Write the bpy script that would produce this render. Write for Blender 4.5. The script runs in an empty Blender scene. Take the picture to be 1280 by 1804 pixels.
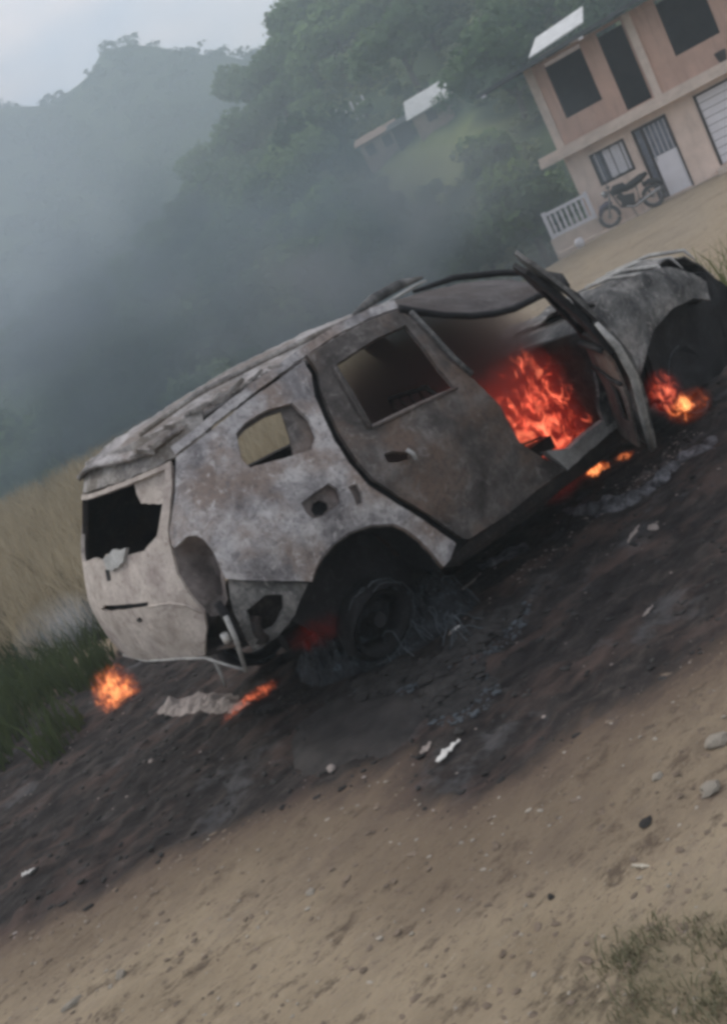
import bpy, math, random
import numpy as np
from mathutils import Vector, Matrix, noise as mn
from mathutils.geometry import delaunay_2d_cdt
random.seed(7); RNG = np.random.default_rng(7)
C = bpy.context.scene.collection
SC = bpy.context.scene
R = math.radians

# ------------------------------------------------------------------ camera
ROLL, PITCH, FPX, CAMH = R(27.5), R(11.5), 1800.0, 1.85
cr, sr, cp_, sp_ = math.cos(ROLL), math.sin(ROLL), math.cos(PITCH), math.sin(PITCH)
fw = Vector((0, cp_, -sp_)); up0 = Vector((0, sp_, cp_)); rt = Vector((1, 0, 0))
cx = rt*cr - up0*sr; cy = rt*sr + up0*cr
cam = bpy.data.cameras.new('camera'); cam_o = bpy.data.objects.new('camera', cam); C.objects.link(cam_o)
m = Matrix.Identity(4)
for i in range(3):
    m[i][0] = cx[i]; m[i][1] = cy[i]; m[i][2] = -fw[i]
m[2][3] = CAMH
cam_o.matrix_world = m
cam.sensor_fit = 'VERTICAL'; cam.sensor_height = 24; cam.lens = FPX/1804*24
cam.clip_start = .05; cam.clip_end = 3000
SC.camera = cam_o

# ------------------------------------------------------------------ world, sun, exposure
SUN_EL, SUN_AZ = R(48), R(-60)
w = bpy.data.worlds.new("World"); SC.world = w; w.use_nodes = True
nt = w.node_tree; nt.nodes.clear()
wo = nt.nodes.new('ShaderNodeOutputWorld'); bg = nt.nodes.new('ShaderNodeBackground')
sky = nt.nodes.new('ShaderNodeTexSky'); sky.sky_type = 'NISHITA'; sky.sun_disc = False
sky.sun_elevation = SUN_EL; sky.sun_rotation = SUN_AZ; sky.air_density = 1.0; sky.dust_density = 3.0
tc = nt.nodes.new('ShaderNodeTexCoord'); mp = nt.nodes.new('ShaderNodeMapping'); mp.inputs['Scale'].default_value = (1.2, 1.2, 2.4)
nz = nt.nodes.new('ShaderNodeTexNoise'); nz.inputs['Scale'].default_value = 2.3; nz.inputs['Detail'].default_value = 5
crp = nt.nodes.new('ShaderNodeValToRGB'); crp.color_ramp.elements[0].position = .38; crp.color_ramp.elements[1].position = .62
cm = nt.nodes.new('ShaderNodeValToRGB')
cm.color_ramp.elements[0].color = (5.3, 5.6, 6.5, 1); cm.color_ramp.elements[1].color = (8.6, 7.5, 7.2, 1)
cm.color_ramp.elements[0].position = .4; cm.color_ramp.elements[1].position = .62
nz2 = nt.nodes.new('ShaderNodeTexNoise'); nz2.inputs['Scale'].default_value = 3.1; nz2.inputs['Detail'].default_value = 3
mx = nt.nodes.new('ShaderNodeMixRGB')
mth = nt.nodes.new('ShaderNodeMath'); mth.operation = 'MULTIPLY_ADD'; mth.inputs[1].default_value = .3; mth.inputs[2].default_value = .66
L = nt.links.new
L(tc.outputs['Generated'], mp.inputs[0]); L(mp.outputs[0], nz.inputs[0]); L(mp.outputs[0], nz2.inputs[0])
L(nz.outputs[0], crp.inputs[0]); L(crp.outputs[0], mth.inputs[0]); L(mth.outputs[0], mx.inputs[0])
L(nz2.outputs[0], cm.inputs[0]); L(sky.outputs[0], mx.inputs[1]); L(cm.outputs[0], mx.inputs[2])
L(mx.outputs[0], bg.inputs[0]); bg.inputs[1].default_value = .125; L(bg.outputs[0], wo.inputs[0])
sun = bpy.data.lights.new('sun', 'SUN'); sun.energy = 1.2; sun.angle = R(14); sun.color = (1, .95, .88)
so = bpy.data.objects.new('sun', sun); C.objects.link(so)
sd = Vector((math.sin(-SUN_AZ)*-1*math.cos(SUN_EL), math.cos(SUN_AZ)*math.cos(SUN_EL), math.sin(SUN_EL)))
so.rotation_euler = sd.to_track_quat('Z', 'Y').to_euler()
SC.view_settings.view_transform = 'Standard'; SC.view_settings.look = 'None'
SC.view_settings.exposure = 0.42; SC.view_settings.gamma = 1
SC.cycles.use_denoising = True
SC.cycles.pixel_filter_type = 'BLACKMAN_HARRIS'; SC.cycles.filter_width = 3.4
SC.cycles.volume_step_rate = 1.0; SC.cycles.volume_max_steps = 256
SC.cycles.volume_bounces = 1; SC.cycles.transparent_max_bounces = 24

# ------------------------------------------------------------------ geometry helpers
def ray(x, y):
    dx, dy = x-640, y-902
    u = (dx*cr - dy*sr)/FPX; up = -(dx*sr + dy*cr)/FPX
    return np.array([u, cp_+up*sp_, -sp_+up*cp_])
def gp(x, y, z=0.0):
    d = ray(x, y); t = (z-CAMH)/d[2]; return Vector((d[0]*t, d[1]*t, z))
def project(P):
    P = np.asarray(P, float); X = P[..., 0]; Y = P[..., 1]; Z = P[..., 2]-CAMH
    dep = Y*cp_-Z*sp_; u = FPX*X/dep; v = -FPX*(Y*sp_+Z*cp_)/dep
    return np.stack([640+u*cr+v*sr, 902-u*sr+v*cr], -1)

def tag(o, label=None, cat=None, group=None, kind=None):
    if label: o['label'] = label
    if cat: o['category'] = cat
    if group: o['group'] = group
    if kind: o['kind'] = kind
    return o
def empty(name, loc=(0, 0, 0), rot=(0, 0, 0), label=None, cat=None, group=None):
    o = bpy.data.objects.new(name, None); C.objects.link(o); o.empty_display_size = .1
    o.location = loc; o.rotation_euler = rot
    return tag(o, label, cat, group)
def obj(name, V, F, mat, parent=None, smooth=False):
    me = bpy.data.meshes.new(name)
    me.from_pydata([tuple(v) for v in V], [], [tuple(f) for f in F]); me.update()
    if smooth: me.shade_smooth()
    if mat: me.materials.append(mat)
    o = bpy.data.objects.new(name, me); C.objects.link(o)
    if parent: o.parent = parent
    return o
def soup(name, V, mat, parent=None, k=3):
    """V: (n,k,3) separate polygons, fast"""
    n = len(V); me = bpy.data.meshes.new(name)
    me.vertices.add(n*k); me.vertices.foreach_set('co', np.asarray(V, np.float32).ravel())
    me.loops.add(n*k); me.loops.foreach_set('vertex_index', np.arange(n*k, dtype=np.int32))
    me.polygons.add(n); me.polygons.foreach_set('loop_start', np.arange(0, n*k, k, dtype=np.int32))
    me.polygons.foreach_set('loop_total', np.full(n, k, np.int32)); me.update(calc_edges=True)
    me.materials.append(mat)
    o = bpy.data.objects.new(name, me); C.objects.link(o)
    if parent: o.parent = parent
    return o
def grid_obj(name, P, mat, parent=None):
    nu, nv = P.shape[:2]
    idx = np.arange(nu*nv).reshape(nu, nv)
    q = np.stack([idx[:-1, :-1], idx[1:, :-1], idx[1:, 1:], idx[:-1, 1:]], -1).reshape(-1, 4)
    me = bpy.data.meshes.new(name)
    me.vertices.add(nu*nv); me.vertices.foreach_set('co', P.astype(np.float32).ravel())
    me.loops.add(len(q)*4); me.loops.foreach_set('vertex_index', q.astype(np.int32).ravel())
    me.polygons.add(len(q)); me.polygons.foreach_set('loop_start', np.arange(0, len(q)*4, 4, dtype=np.int32))
    me.polygons.foreach_set('loop_total', np.full(len(q), 4, np.int32)); me.update(calc_edges=True)
    me.shade_smooth(); me.materials.append(mat)
    o = bpy.data.objects.new(name, me); C.objects.link(o)
    if parent: o.parent = parent
    return o
class MB:
    def __init__(s): s.V = []; s.F = []
    def add(s, V, F):
        b = len(s.V); s.V += [Vector(v) for v in V]; s.F += [tuple(i+b for i in f) for f in F]
    def box(s, c, size, rot=None, bev=0):
        x, y, z = [a/2 for a in size]
        V = [Vector((i*x, j*y, k*z)) for i in (-1, 1) for j in (-1, 1) for k in (-1, 1)]
        if rot: V = [rot @ v for v in V]
        V = [v+Vector(c) for v in V]
        s.add(V, [(0, 1, 3, 2), (4, 6, 7, 5), (0, 4, 5, 1), (2, 3, 7, 6), (0, 2, 6, 4), (1, 5, 7, 3)])
    def tube(s, pts, r, n=8, cap=True):
        pts = [Vector(p) for p in pts]
        rs = r if isinstance(r, (list, tuple)) else [r]*len(pts)
        V = []; F = []; up = Vector((0, 0, 1))
        for i, p in enumerate(pts):
            d = (pts[min(i+1, len(pts)-1)]-pts[max(i-1, 0)])
            if d.length < 1e-6: d = Vector((0, 0, 1))
            d.normalize()
            a = d.cross(up) if abs(d.dot(up)) < .95 else d.cross(Vector((1, 0, 0)))
            a.normalize(); b = d.cross(a)
            for k in range(n):
                t = 2*math.pi*k/n; V.append(p+(a*math.cos(t)+b*math.sin(t))*rs[i])
        for i in range(len(pts)-1):
            for k in range(n):
                F.append((i*n+k, i*n+(k+1) % n, (i+1)*n+(k+1) % n, (i+1)*n+k))
        if cap: F.append(tuple(range(n))[::-1]); F.append(tuple(range((len(pts)-1)*n, len(pts)*n)))
        s.add(V, F)
    def build(s, name, mat, parent=None, smooth=False): return obj(name, s.V, s.F, mat, parent, smooth)

def vnoise(x, y, seed=0):
    """numpy value noise 2d in [-1,1]"""
    xi = np.floor(x).astype(np.int64); yi = np.floor(y).astype(np.int64)
    fx = x-xi; fy = y-yi; fx = fx*fx*(3-2*fx); fy = fy*fy*(3-2*fy)
    def h(a, b):
        n = (a*374761393 + b*668265263 + seed*1274126177) & 0x7fffffff
        n = ((n ^ (n >> 13))*1274126177) & 0x7fffffff
        return ((n ^ (n >> 16)) & 0xffff)/32767.5-1
    return (h(xi, yi)*(1-fx)+h(xi+1, yi)*fx)*(1-fy)+(h(xi, yi+1)*(1-fx)+h(xi+1, yi+1)*fx)*fy
def fbm(x, y, o=4, seed=0, g=.5):
    a = 1; t = 0; s = 0
    for i in range(o):
        t = t+a*vnoise(x, y, seed+i*17); s += a; a *= g; x = x*2.03+5.1; y = y*2.03+1.7
    return t/s
def sst(a, b, x):
    t = np.clip((x-a)/(b-a), 0, 1); return t*t*(3-2*t)

# ------------------------------------------------------------------ materials
class NT:
    def __init__(s, name):
        s.m = bpy.data.materials.new(name); s.m.use_nodes = True; s.t = s.m.node_tree; s.t.nodes.clear()
        s.out = s.t.nodes.new('ShaderNodeOutputMaterial')
        s.tc = s.t.nodes.new('ShaderNodeTexCoord').outputs['Object']
    def n(s, ty, **k):
        nd = s.t.nodes.new(ty)
        for a, b in k.items(): setattr(nd, a, b)
        return nd
    def link(s, a, b): s.t.links.new(a, b)
    def mapv(s, vec, scale=(1, 1, 1), rot=(0, 0, 0)):
        a = s.n('ShaderNodeMapping'); s.link(vec, a.inputs[0]); a.inputs['Scale'].default_value = scale; a.inputs['Rotation'].default_value = rot
        return a.outputs[0]
    def noise(s, scale, detail=6, rough=.6, vec=None, dist=0):
        a = s.n('ShaderNodeTexNoise'); s.link(vec or s.tc, a.inputs['Vector'])
        a.inputs['Scale'].default_value = scale; a.inputs['Detail'].default_value = detail; a.inputs['Roughness'].default_value = rough
        a.inputs['Distortion'].default_value = dist
        return a.outputs[0]
    def ramp(s, fac, stops):
        a = s.n('ShaderNodeValToRGB'); e = a.color_ramp.elements
        while len(e) < len(stops): e.new(.5)
        for i, (p, c) in enumerate(stops):
            e[i].position = p; e[i].color = (*c, 1) if isinstance(c, tuple) else (c, c, c, 1)
        s.link(fac, a.inputs[0]); return a.outputs[0]
    def mix(s, fac, a, b, mode='MIX'):
        n = s.n('ShaderNodeMixRGB', blend_type=mode)
        for i, v in ((0, fac), (1, a), (2, b)):
            if hasattr(v, 'is_linked'): s.link(v, n.inputs[i])
            else: n.inputs[i].default_value = v if i == 0 else (*v, 1)
        return n.outputs[0]
    def math(s, op, a, b=0.0, c=None):
        n = s.n('ShaderNodeMath', operation=op)
        for i, v in ((0, a), (1, b), (2, c)):
            if v is None: continue
            if hasattr(v, 'is_linked'): s.link(v, n.inputs[i])
            else: n.inputs[i].default_value = v
        return n.outputs[0]
    def attr(s, name):
        a = s.n('ShaderNodeAttribute'); a.attribute_name = name; return a.outputs['Fac']
    def surf(s, col, rough=.85, bump=None, bs=.3, bd=.02, spec=.3, metal=0):
        p = s.n('ShaderNodeBsdfPrincipled')
        for nm, v in (('Base Color', col), ('Roughness', rough), ('Metallic', metal)):
            if hasattr(v, 'is_linked'): s.link(v, p.inputs[nm])
            else: p.inputs[nm].default_value = (*v, 1) if isinstance(v, tuple) else v
        p.inputs['Specular IOR Level'].default_value = spec
        if bump is not None:
            b = s.n('ShaderNodeBump'); b.inputs['Strength'].default_value = bs; b.inputs['Distance'].default_value = bd
            s.link(bump, b.inputs['Height']); s.link(b.outputs[0], p.inputs['Normal'])
        s.link(p.outputs[0], s.out.inputs[0]); return s.m

def burnt(name, dark, mid, light, scale=3, lo=.35, hi=.65, speck=.5, rust=None, rough=.8, spec=.25, attr=None):
    t = NT(name)
    n1 = t.noise(scale, 8, .68, dist=.4)
    c = t.ramp(n1, [(lo, dark), ((lo+hi)/2, mid), (hi, light)])
    if rust:
        c = t.mix(t.ramp(t.noise(scale*.6+1, 6, .6), [(.47, 0.0), (.60, .85)]), c, rust)
    n2 = t.noise(scale*7, 6, .75)
    c = t.mix(t.ramp(n2, [(.30, speck), (.46, 0.0)]), c, dark)
    n4 = t.noise(scale*4.3, 7, .8, dist=.8)
    c = t.mix(t.ramp(n4, [(.36, .75), (.45, 0.0)]), c, tuple((a+b_)/2 for a, b_ in zip(dark, mid)))
    c = t.mix(t.ramp(n4, [(.54, 0.0), (.64, .6)]), c, tuple(min(1, a*1.25) for a in light))
    n5 = t.noise(scale*13, 6, .85)
    c = t.mix(t.ramp(n5, [(.38, .55), (.47, 0.0)]), c, dark)
    n3 = t.noise(scale*9+3, 4, .7, vec=t.mapv(t.tc, (1, 1, .5)))
    c = t.mix(t.ramp(n3, [(.58, 0.0), (.72, .5)]), c, light)
    if attr:
        c = t.mix(t.math('MULTIPLY', t.attr(attr[1]), .8), c, attr[0])
    return t.surf(c, rough, t.math('ADD', n1, n2), .5, .012, spec)

def flat(name, col, var=.25, scale=6, rough=.85, bs=.2, spec=.3, metal=0):
    t = NT(name); n = t.noise(scale, 6, .6)
    d = tuple(a*(1-var) for a in col); l = tuple(min(1, a*(1+var)) for a in col)
    return t.surf(t.ramp(n, [(.3, d), (.7, l)]), rough, n, bs, .02, spec, metal)

M = {}
M['ash'] = burnt('ash_white_metal', (.065, .060, .066), (.265, .255, .262), (.50, .485, .485), 3.2, .32, .58, .6, (.24, .185, .155))
M['beige'] = burnt('scorched_beige_metal', (.14, .11, .10), (.37, .325, .29), (.50, .45, .41), 2.4, .25, .55, .25, (.28, .235, .22))
M['door'] = burnt('scorched_door_metal', (.045, .040, .038), (.10, .090, .086), (.20, .185, .178), 2.6, .38, .62, .5, (.15, .105, .082))
M['front'] = burnt('grey_front_metal', (.04, .04, .042), (.13, .13, .128), (.32, .31, .30), 3.4, .38, .66, .6, None)
M['roof'] = burnt('ashy_roof_metal', (.07, .065, .065), (.20, .19, .185), (.38, .365, .35), 6, .30, .58, .7, (.14, .12, .10))
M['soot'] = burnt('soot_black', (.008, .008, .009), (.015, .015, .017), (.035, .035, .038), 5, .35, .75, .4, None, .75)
M['roofskin'] = burnt('roof_skin_metal', (.065, .060, .062), (.23, .22, .22), (.42, .40, .40), 4, .34, .60, .7, (.17, .14, .12), attr=((.050, .042, .042), 'sooty'))
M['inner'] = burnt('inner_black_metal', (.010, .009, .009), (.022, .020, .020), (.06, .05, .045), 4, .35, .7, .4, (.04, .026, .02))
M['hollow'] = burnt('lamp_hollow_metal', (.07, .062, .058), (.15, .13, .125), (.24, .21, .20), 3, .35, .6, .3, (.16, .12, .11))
M['strip'] = burnt('pale_strip_metal', (.14, .14, .14), (.28, .28, .27), (.42, .42, .41), 8, .3, .6, .4, None, .5, .5)
M['wire'] = flat('blue_grey_wire', (.055, .066, .076), .5, 20, .6, .1, .5)
M['wheelm'] = burnt('burnt_wheel_metal', (.006, .006, .007), (.011, .012, .014), (.045, .05, .06), 7, .35, .68, .5, None, .7)
M['whiteshard'] = flat('pale_shard', (.62, .61, .58), .15, 20, .7)
M['ashpile'] = flat('pale_ash', (.26, .225, .205), .4, 12, .95)
M['wreck'] = burnt('blue_black_wreckage', (.008, .009, .011), (.022, .025, .030), (.10, .125, .145), 12, .40, .72, .6, None, .7, .3)
M['greyash'] = burnt('grey_ash', (.035, .035, .038), (.085, .085, .092), (.22, .22, .235), 9, .36, .66, .6, None, .95, .1)
M['stone'] = flat('tan_stone', (.30, .27, .225), .3, 14, .95, .5)
M['charstone'] = flat('charred_lump', (.035, .033, .032), .6, 14, .95, .5)
M['clod'] = flat('brown_clod', (.16, .125, .095), .4, 14, .95, .5)
M['stick'] = flat('dry_stick', (.42, .38, .31), .2, 12, .9)
M['upper_wall'] = flat('terracotta_wall', (.50, .34, .29), .22, 3.5, .95)
M['lower_wall'] = flat('peach_wall', (.72, .58, .51), .12, 2.5, .95)
M['cream'] = flat('cream_concrete', (.60, .50, .43), .15, 4, .9)
M['white'] = flat('white_paint', (.76, .74, .78), .06, 4, .5)
M['zinc'] = flat('dark_zinc', (.07, .08, .085), .3, 3, .7)
M['palezinc'] = flat('pale_zinc', (.55, .56, .56), .2, 3, .5)
M['frame'] = flat('dark_frame', (.05, .04, .04), .2, 3, .6)
M['glassdull'] = flat('dull_pane', (.16, .17, .21), .3, 5, .25, .05, .5)
M['black'] = flat('black_plastic', (.02, .02, .022), .3, 8, .45)
M['rubber'] = flat('rubber', (.05, .05, .052), .3, 8, .8)
M['chrome'] = flat('dull_chrome', (.30, .30, .31), .2, 8, .35, .05, .5, .6)
M['purple'] = flat('dull_violet_paint', (.10, .09, .13), .2, 8, .4)
M['bark'] = flat('bark', (.09, .075, .06), .3, 6, .95)
M['brick'] = flat('brown_wall', (.32, .24, .20), .2, 3, .95)

def wallmat(name, col):
    t = NT(name); n = t.noise(1.1, 7, .65); st = t.noise(2.2, 6, .7, vec=t.mapv(t.tc, (2.2, 2.2, .35)))
    c = t.ramp(n, [(.3, tuple(a*.78 for a in col)), (.7, tuple(min(1, a*1.12) for a in col))])
    c = t.mix(t.ramp(st, [(.50, 0.0), (.70, .5)]), c, tuple(a*.55 for a in col))
    c = t.mix(t.ramp(t.noise(6, 6, .75), [(.60, 0.0), (.70, .35)]), c, (.62, .55, .50))
    return t.surf(c, .95, n, .25, .02)
M['upper_wall'] = wallmat('terracotta_plaster', (.55, .37, .295)); M['lower_wall'] = wallmat('peach_plaster', (.80, .64, .55))
def leafmat(name, dark, light, tr=.25, nsc=.9):
    t = NT(name)
    oi = t.n('ShaderNodeObjectInfo')
    n = t.noise(nsc, 4, .65)
    f = t.math('ADD', t.math('MULTIPLY', oi.outputs['Random'], .5), t.math('MULTIPLY', n, .6))
    c = t.ramp(f, [(.2, dark), (.85, light)])
    d = t.n('ShaderNodeBsdfDiffuse'); t.link(c, d.inputs[0])
    b = t.n('ShaderNodeBsdfTranslucent'); t.link(c, b.inputs[0])
    mxs = t.n('ShaderNodeMixShader'); mxs.inputs[0].default_value = tr
    t.link(d.outputs[0], mxs.inputs[1]); t.link(b.outputs[0], mxs.inputs[2]); t.link(mxs.outputs[0], t.out.inputs[0])
    return t.m
M['leaf'] = leafmat('forest_leaves', (.025, .055, .03), (.19, .27, .12))
M['leafmid'] = leafmat('bush_leaves', (.035, .06, .03), (.24, .27, .13))
M['leafbright'] = leafmat('bright_leaves', (.10, .17, .05), (.20, .28, .09))
M['leaffar'] = leafmat('far_leaves', (.04, .07, .045), (.08, .12, .07))
M['drygrass'] = leafmat('dry_grass', (.24, .20, .14), (.64, .55, .39), .25, 1.6)
M['darkgrass'] = leafmat('dark_grass', (.035, .05, .025), (.08, .10, .045))
M['greengrass'] = leafmat('green_grass', (.12, .14, .055), (.24, .25, .11))
M['weed'] = leafmat('weed_leaves', (.13, .13, .075), (.27, .25, .17))

# ground: soil with an attribute 'char' for burnt soil, 'green' for turf
t = NT('road_soil')
YAW = R(33)
vs = t.mapv(t.tc, (1, 1, 1), (0, 0, -R(27)))
vst = t.mapv(vs, (.50, 1, 1))
n1 = t.noise(1.6, 9, .72, vec=vst); n2 = t.noise(7, 8, .78, vec=vst); n3 = t.noise(42, 5, .7, vec=t.mapv(vs, (.5, 1, 1))); n4 = t.noise(3.2, 6, .65, vec=vst)
soil = t.ramp(n1, [(.30, (.20, .158, .108)), (.50, (.315, .255, .178)), (.72, (.39, .325, .235))])
soil = t.mix(t.ramp(n2, [(.38, .9), (.46, 0.0)]), soil, (.105, .080, .060))
soil = t.mix(t.ramp(n2, [(.58, 0.0), (.74, .5)]), soil, (.44, .385, .30))
soil = t.mix(t.ramp(n3, [(.34, .7), (.44, 0.0)]), soil, (.13, .10, .08))
soil = t.mix(t.ramp(n3, [(.62, 0.0), (.74, .55)]), soil, (.50, .44, .36))
turf = t.ramp(n2, [(.3, (.035, .045, .022)), (.6, (.085, .10, .045)), (.8, (.16, .14, .08))])
soil = t.mix(t.attr('green'), soil, turf)
ch = t.ramp(n2, [(.32, (.012, .011, .012)), (.52, (.036, .032, .031)), (.66, (.075, .064, .058)), (.8, (.15, .135, .125))])
ch = t.mix(t.ramp(n4, [(.5, 0.0), (.64, .75)]), ch, (.10, .070, .060))
ch = t.mix(t.ramp(t.noise(2.2, 6, .7, vec=t.mapv(t.tc, (1, 1, 1), (0, 0, .7))), [(.56, 0.0), (.66, .55)]), ch, (.115, .115, .12))
cf = t.math('ADD', t.attr('char'), t.math('MULTIPLY', t.math('SUBTRACT', n2, .5), .9))
cf = t.math('ADD', cf, t.math('MULTIPLY', t.math('SUBTRACT', n1, .5), .9))
cfr = t.ramp(cf, [(.30, 0.0), (.62, 1.0)])
edge = t.ramp(cf, [(.02, 0.0), (.36, .75)])
soil = t.mix(edge, soil, (.115, .083, .075))
sc_ = t.math('ADD', t.attr('scorch'), t.math('MULTIPLY', t.math('SUBTRACT', n4, .5), 1.1))
soil = t.mix(t.ramp(sc_, [(.34, 0.0), (.72, .62)]), soil, (.125, .092, .068))
col = t.mix(cfr, soil, ch)
hb = t.math('ADD', t.math('MULTIPLY', n2, 1.0), t.math('MULTIPLY', n3, .35))
M['soil'] = t.surf(col, .97, hb, .75, .035, .15)

t = NT('hill_turf')
a = t.noise(.25, 8, .7)
c = t.ramp(a, [(.3, (.03, .05, .028)), (.7, (.07, .095, .045))])
c = t.mix(t.attr('meadow'), c, t.ramp(t.noise(.6, 6, .6), [(.3, (.17, .21, .065)), (.7, (.26, .29, .11))]))
M['hill'] = t.surf(c, 1, a, .3, .2, .1)

# ------------------------------------------------------------------ ground
def poly_sdf(px, py, poly):
    d = np.full(px.shape, 1e9); inside = np.zeros(px.shape, bool); n = len(poly)
    for i in range(n):
        ax, ay = poly[i]; bx, by = poly[(i+1) % n]
        ex, ey = bx-ax, by-ay; wx, wy = px-ax, py-ay
        tt = np.clip((wx*ex+wy*ey)/(ex*ex+ey*ey+1e-12), 0, 1)
        d = np.minimum(d, np.hypot(wx-ex*tt, wy-ey*tt))
        c = ((ay > py) != (by > py)) & (px < (bx-ax)*(py-ay)/(by-ay+1e-12)+ax)
        inside ^= c
    return np.where(inside, d, -d)
cpx = [(-60, 1670), (120, 1600), (300, 1490), (450, 1425), (600, 1380), (715, 1325), (755, 1400), (840, 1415), (930, 1365), (1010, 1290), (1130, 1200), (1300, 1085)]
char_poly = [tuple(gp(*p)[:2]) for p in cpx]+[(4.6, 8.2), (4.0, 9.6), (1.5, 9.8), (-1.5, 8.8), (-4.5, 7.5), (-5.5, 5.5)]
def zg(x, y):
    x = np.asarray(x, float); y = np.asarray(y, float)
    ca, sa = math.cos(R(27)), math.sin(R(27)); a = x*ca+y*sa; b = -x*sa+y*ca
    z = .018*fbm(a*1.2, b*3.2, 4, 3)+.010*fbm(a*6, b*11, 3, 9)
    chd = sst(-.3, .3, poly_sdf(x, y, char_poly))*(y < 12)
    z = z+chd*(.03*fbm(x*3.1, y*3.1, 4, 21, .6)+.022*np.abs(vnoise(x*9, y*9, 5)))
    z = z+.012*fbm(a*12, b*24, 3, 31)
    for b0 in (-.2, 1.25): z = z-.018*np.exp(-((b-(2.15-b0)+.06*vnoise(a*.6, a*0, 12))/.10)**2)*(.6+.4*vnoise(a*2, b, 13))
    z = z-.016*np.clip(vnoise(a*3.3, b*4.2, 41)-.45, 0, 1)
    r = np.hypot(x, y); az = np.arctan2(x, y)
    bank = sst(-1.5, -3.5, x-y*.02)*sst(9, 20, y)*.55
    z = z+bank
    z = z-3.4*sst(27, 36, r)*sst(R(20), R(8), az)-60*sst(60, 260, r)*0
    z = z-3.0*sst(48, 60, r)*sst(R(8), R(20), az)
    return z
def axis(lo, d0, d1, hi, step, g=1.16):
    c = list(np.arange(d0, d1+1e-6, step)); s = step; v = d1
    while v < hi: s *= g; v += s; c.append(v)
    s = step; v = d0; pre = []
    while v > lo: s *= g; v -= s; pre.append(v)
    return np.array(pre[::-1]+c)
gx = axis(-600, -3.2, 4.4, 600, .026); gy = axis(-200, 2.0, 9.6, 900, .026)
GX, GY = np.meshgrid(gx, gy, indexing='ij'); GZ = zg(GX, GY)
g = grid_obj('ground', np.stack([GX, GY, GZ], -1), M['soil']); tag(g, kind='structure')
def setattr_(o, name, arr):
    at = o.data.attributes.new(name, 'FLOAT', 'POINT'); at.data.foreach_set('value', np.asarray(arr, np.float32).ravel())
chm = sst(-.42, .38, poly_sdf(GX, GY, char_poly)+.22*fbm(GX*1.3, GY*1.3, 4, 77))*sst(30, 12, GY)
setattr_(g, 'char', chm)
setattr_(g, 'scorch', sst(-1.3, .15, poly_sdf(GX, GY, char_poly)+.25*fbm(GX*1.1, GY*1.1, 4, 78))*sst(30, 12, GY))
gr = np.maximum(sst(-2.6, -3.6, GX+.3*vnoise(GX, GY, 4))*sst(6.5, 8.5, GY), sst(0, -1.2, GX-.26*GY+.6*vnoise(GX*.5, GY*.5, 8))*sst(9.5, 11.5, GY))
gr = np.maximum(gr, sst(1.1, .4, np.hypot(GX-4.6, GY-9.8)/1.3))
bz = gp(1190, 1740); gr = np.maximum(gr, .30*sst(.5, .1, np.hypot(GX-bz.x, GY-bz.y))*(.6+.6*vnoise(GX*9, GY*9, 6)))
setattr_(g, 'green', gr)

def zgp(p): return float(zg(p[0], p[1]))
def on_ground(x, y, dz=0.0):
    p = gp(x, y); p.z = zgp(p)+dz; return p

# ------------------------------------------------------------------ hills
def lerp(xs, ys, v): return np.interp(v, xs, ys)
def E_near(az): return lerp([-45, -12, -5, 0, 4.8, 7.3, 10, 14, 20, 30, 45], [2, 3, 4.5, 7, 9.9, 11.2, 12.4, 15, 19, 21, 18], az)
def E_far(az): return lerp([-50, -6.6, -4.3, -2.2, -.8, 1.4, 4.8, 10, 45], [16.5, 15.8, 14.8, 15.3, 16.0, 15.2, 12.9, 10.5, 8], az)
def z_near(r, az):
    tt = np.clip((r-35)/(118-35), 0, 1)**.9
    el = -5+(E_near(az)+5)*tt
    z = CAMH+r*np.tan(np.radians(el)); zz = CAMH+118*np.tan(np.radians(E_near(az)))
    z = np.where(r > 118, zz-(r-118)*.25, z)
    return z+1.2*fbm(az*.35, r*.06, 3, 5)*sst(35, 60, r)
def z_far(r, az):
    tt = np.clip((r-120)/(250-120), 0, 1)
    el = 0+(E_far(az))*tt
    z = CAMH+r*np.tan(np.radians(el)); zz = CAMH+250*np.tan(np.radians(E_far(az)))
    return np.where(r > 250, zz-(r-250)*.3, z)+2.0*fbm(az*.5, r*.05, 4, 6)*sst(120, 170, r)
def hill(name, zf, rs, azs):
    RR, AA = np.meshgrid(rs, azs, indexing='ij'); a = np.radians(AA)
    return grid_obj(name, np.stack([RR*np.sin(a), RR*np.cos(a), zf(RR, AA)], -1), M['hill']), RR, AA
hn, RR, AA = hill('hillside', z_near, np.linspace(33, 150, 120), np.linspace(-48, 48, 240)); tag(hn, kind='structure')
def hit_hill(x, y, zf=z_near, r0=36, r1=118):
    d = ray(x, y); az = math.degrees(math.atan2(d[0], d[1])); k = d[2]/math.hypot(d[0], d[1])
    rs = np.linspace(r0, r1, 800); dz = CAMH+rs*k-zf(rs, az); i = int(np.argmax(dz < 0)) if (dz < 0).any() else 799
    r = rs[i]; a = math.radians(az); return Vector((r*math.sin(a), r*math.cos(a), float(zf(r, az))))
mead = [hit_hill(*p) for p in [(665, 300), (700, 275), (790, 240), (880, 225), (865, 290), (800, 330), (770, 365), (715, 350)]]
MX, MY = RR*np.sin(np.radians(AA)), RR*np.cos(np.radians(AA))
mpoly = [(p.x, p.y) for p in mead]
setattr_(hn, 'meadow', sst(-1.5, 1.0, poly_sdf(MX, MY, mpoly)+.8*vnoise(MX*.4, MY*.4, 3)))
hf, RR2, AA2 = hill('far_hill', z_far, np.linspace(112, 330, 90), np.linspace(-52, 52, 200)); tag(hf, kind='structure')
setattr_(hf, 'meadow', np.zeros(RR2.shape))

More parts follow.
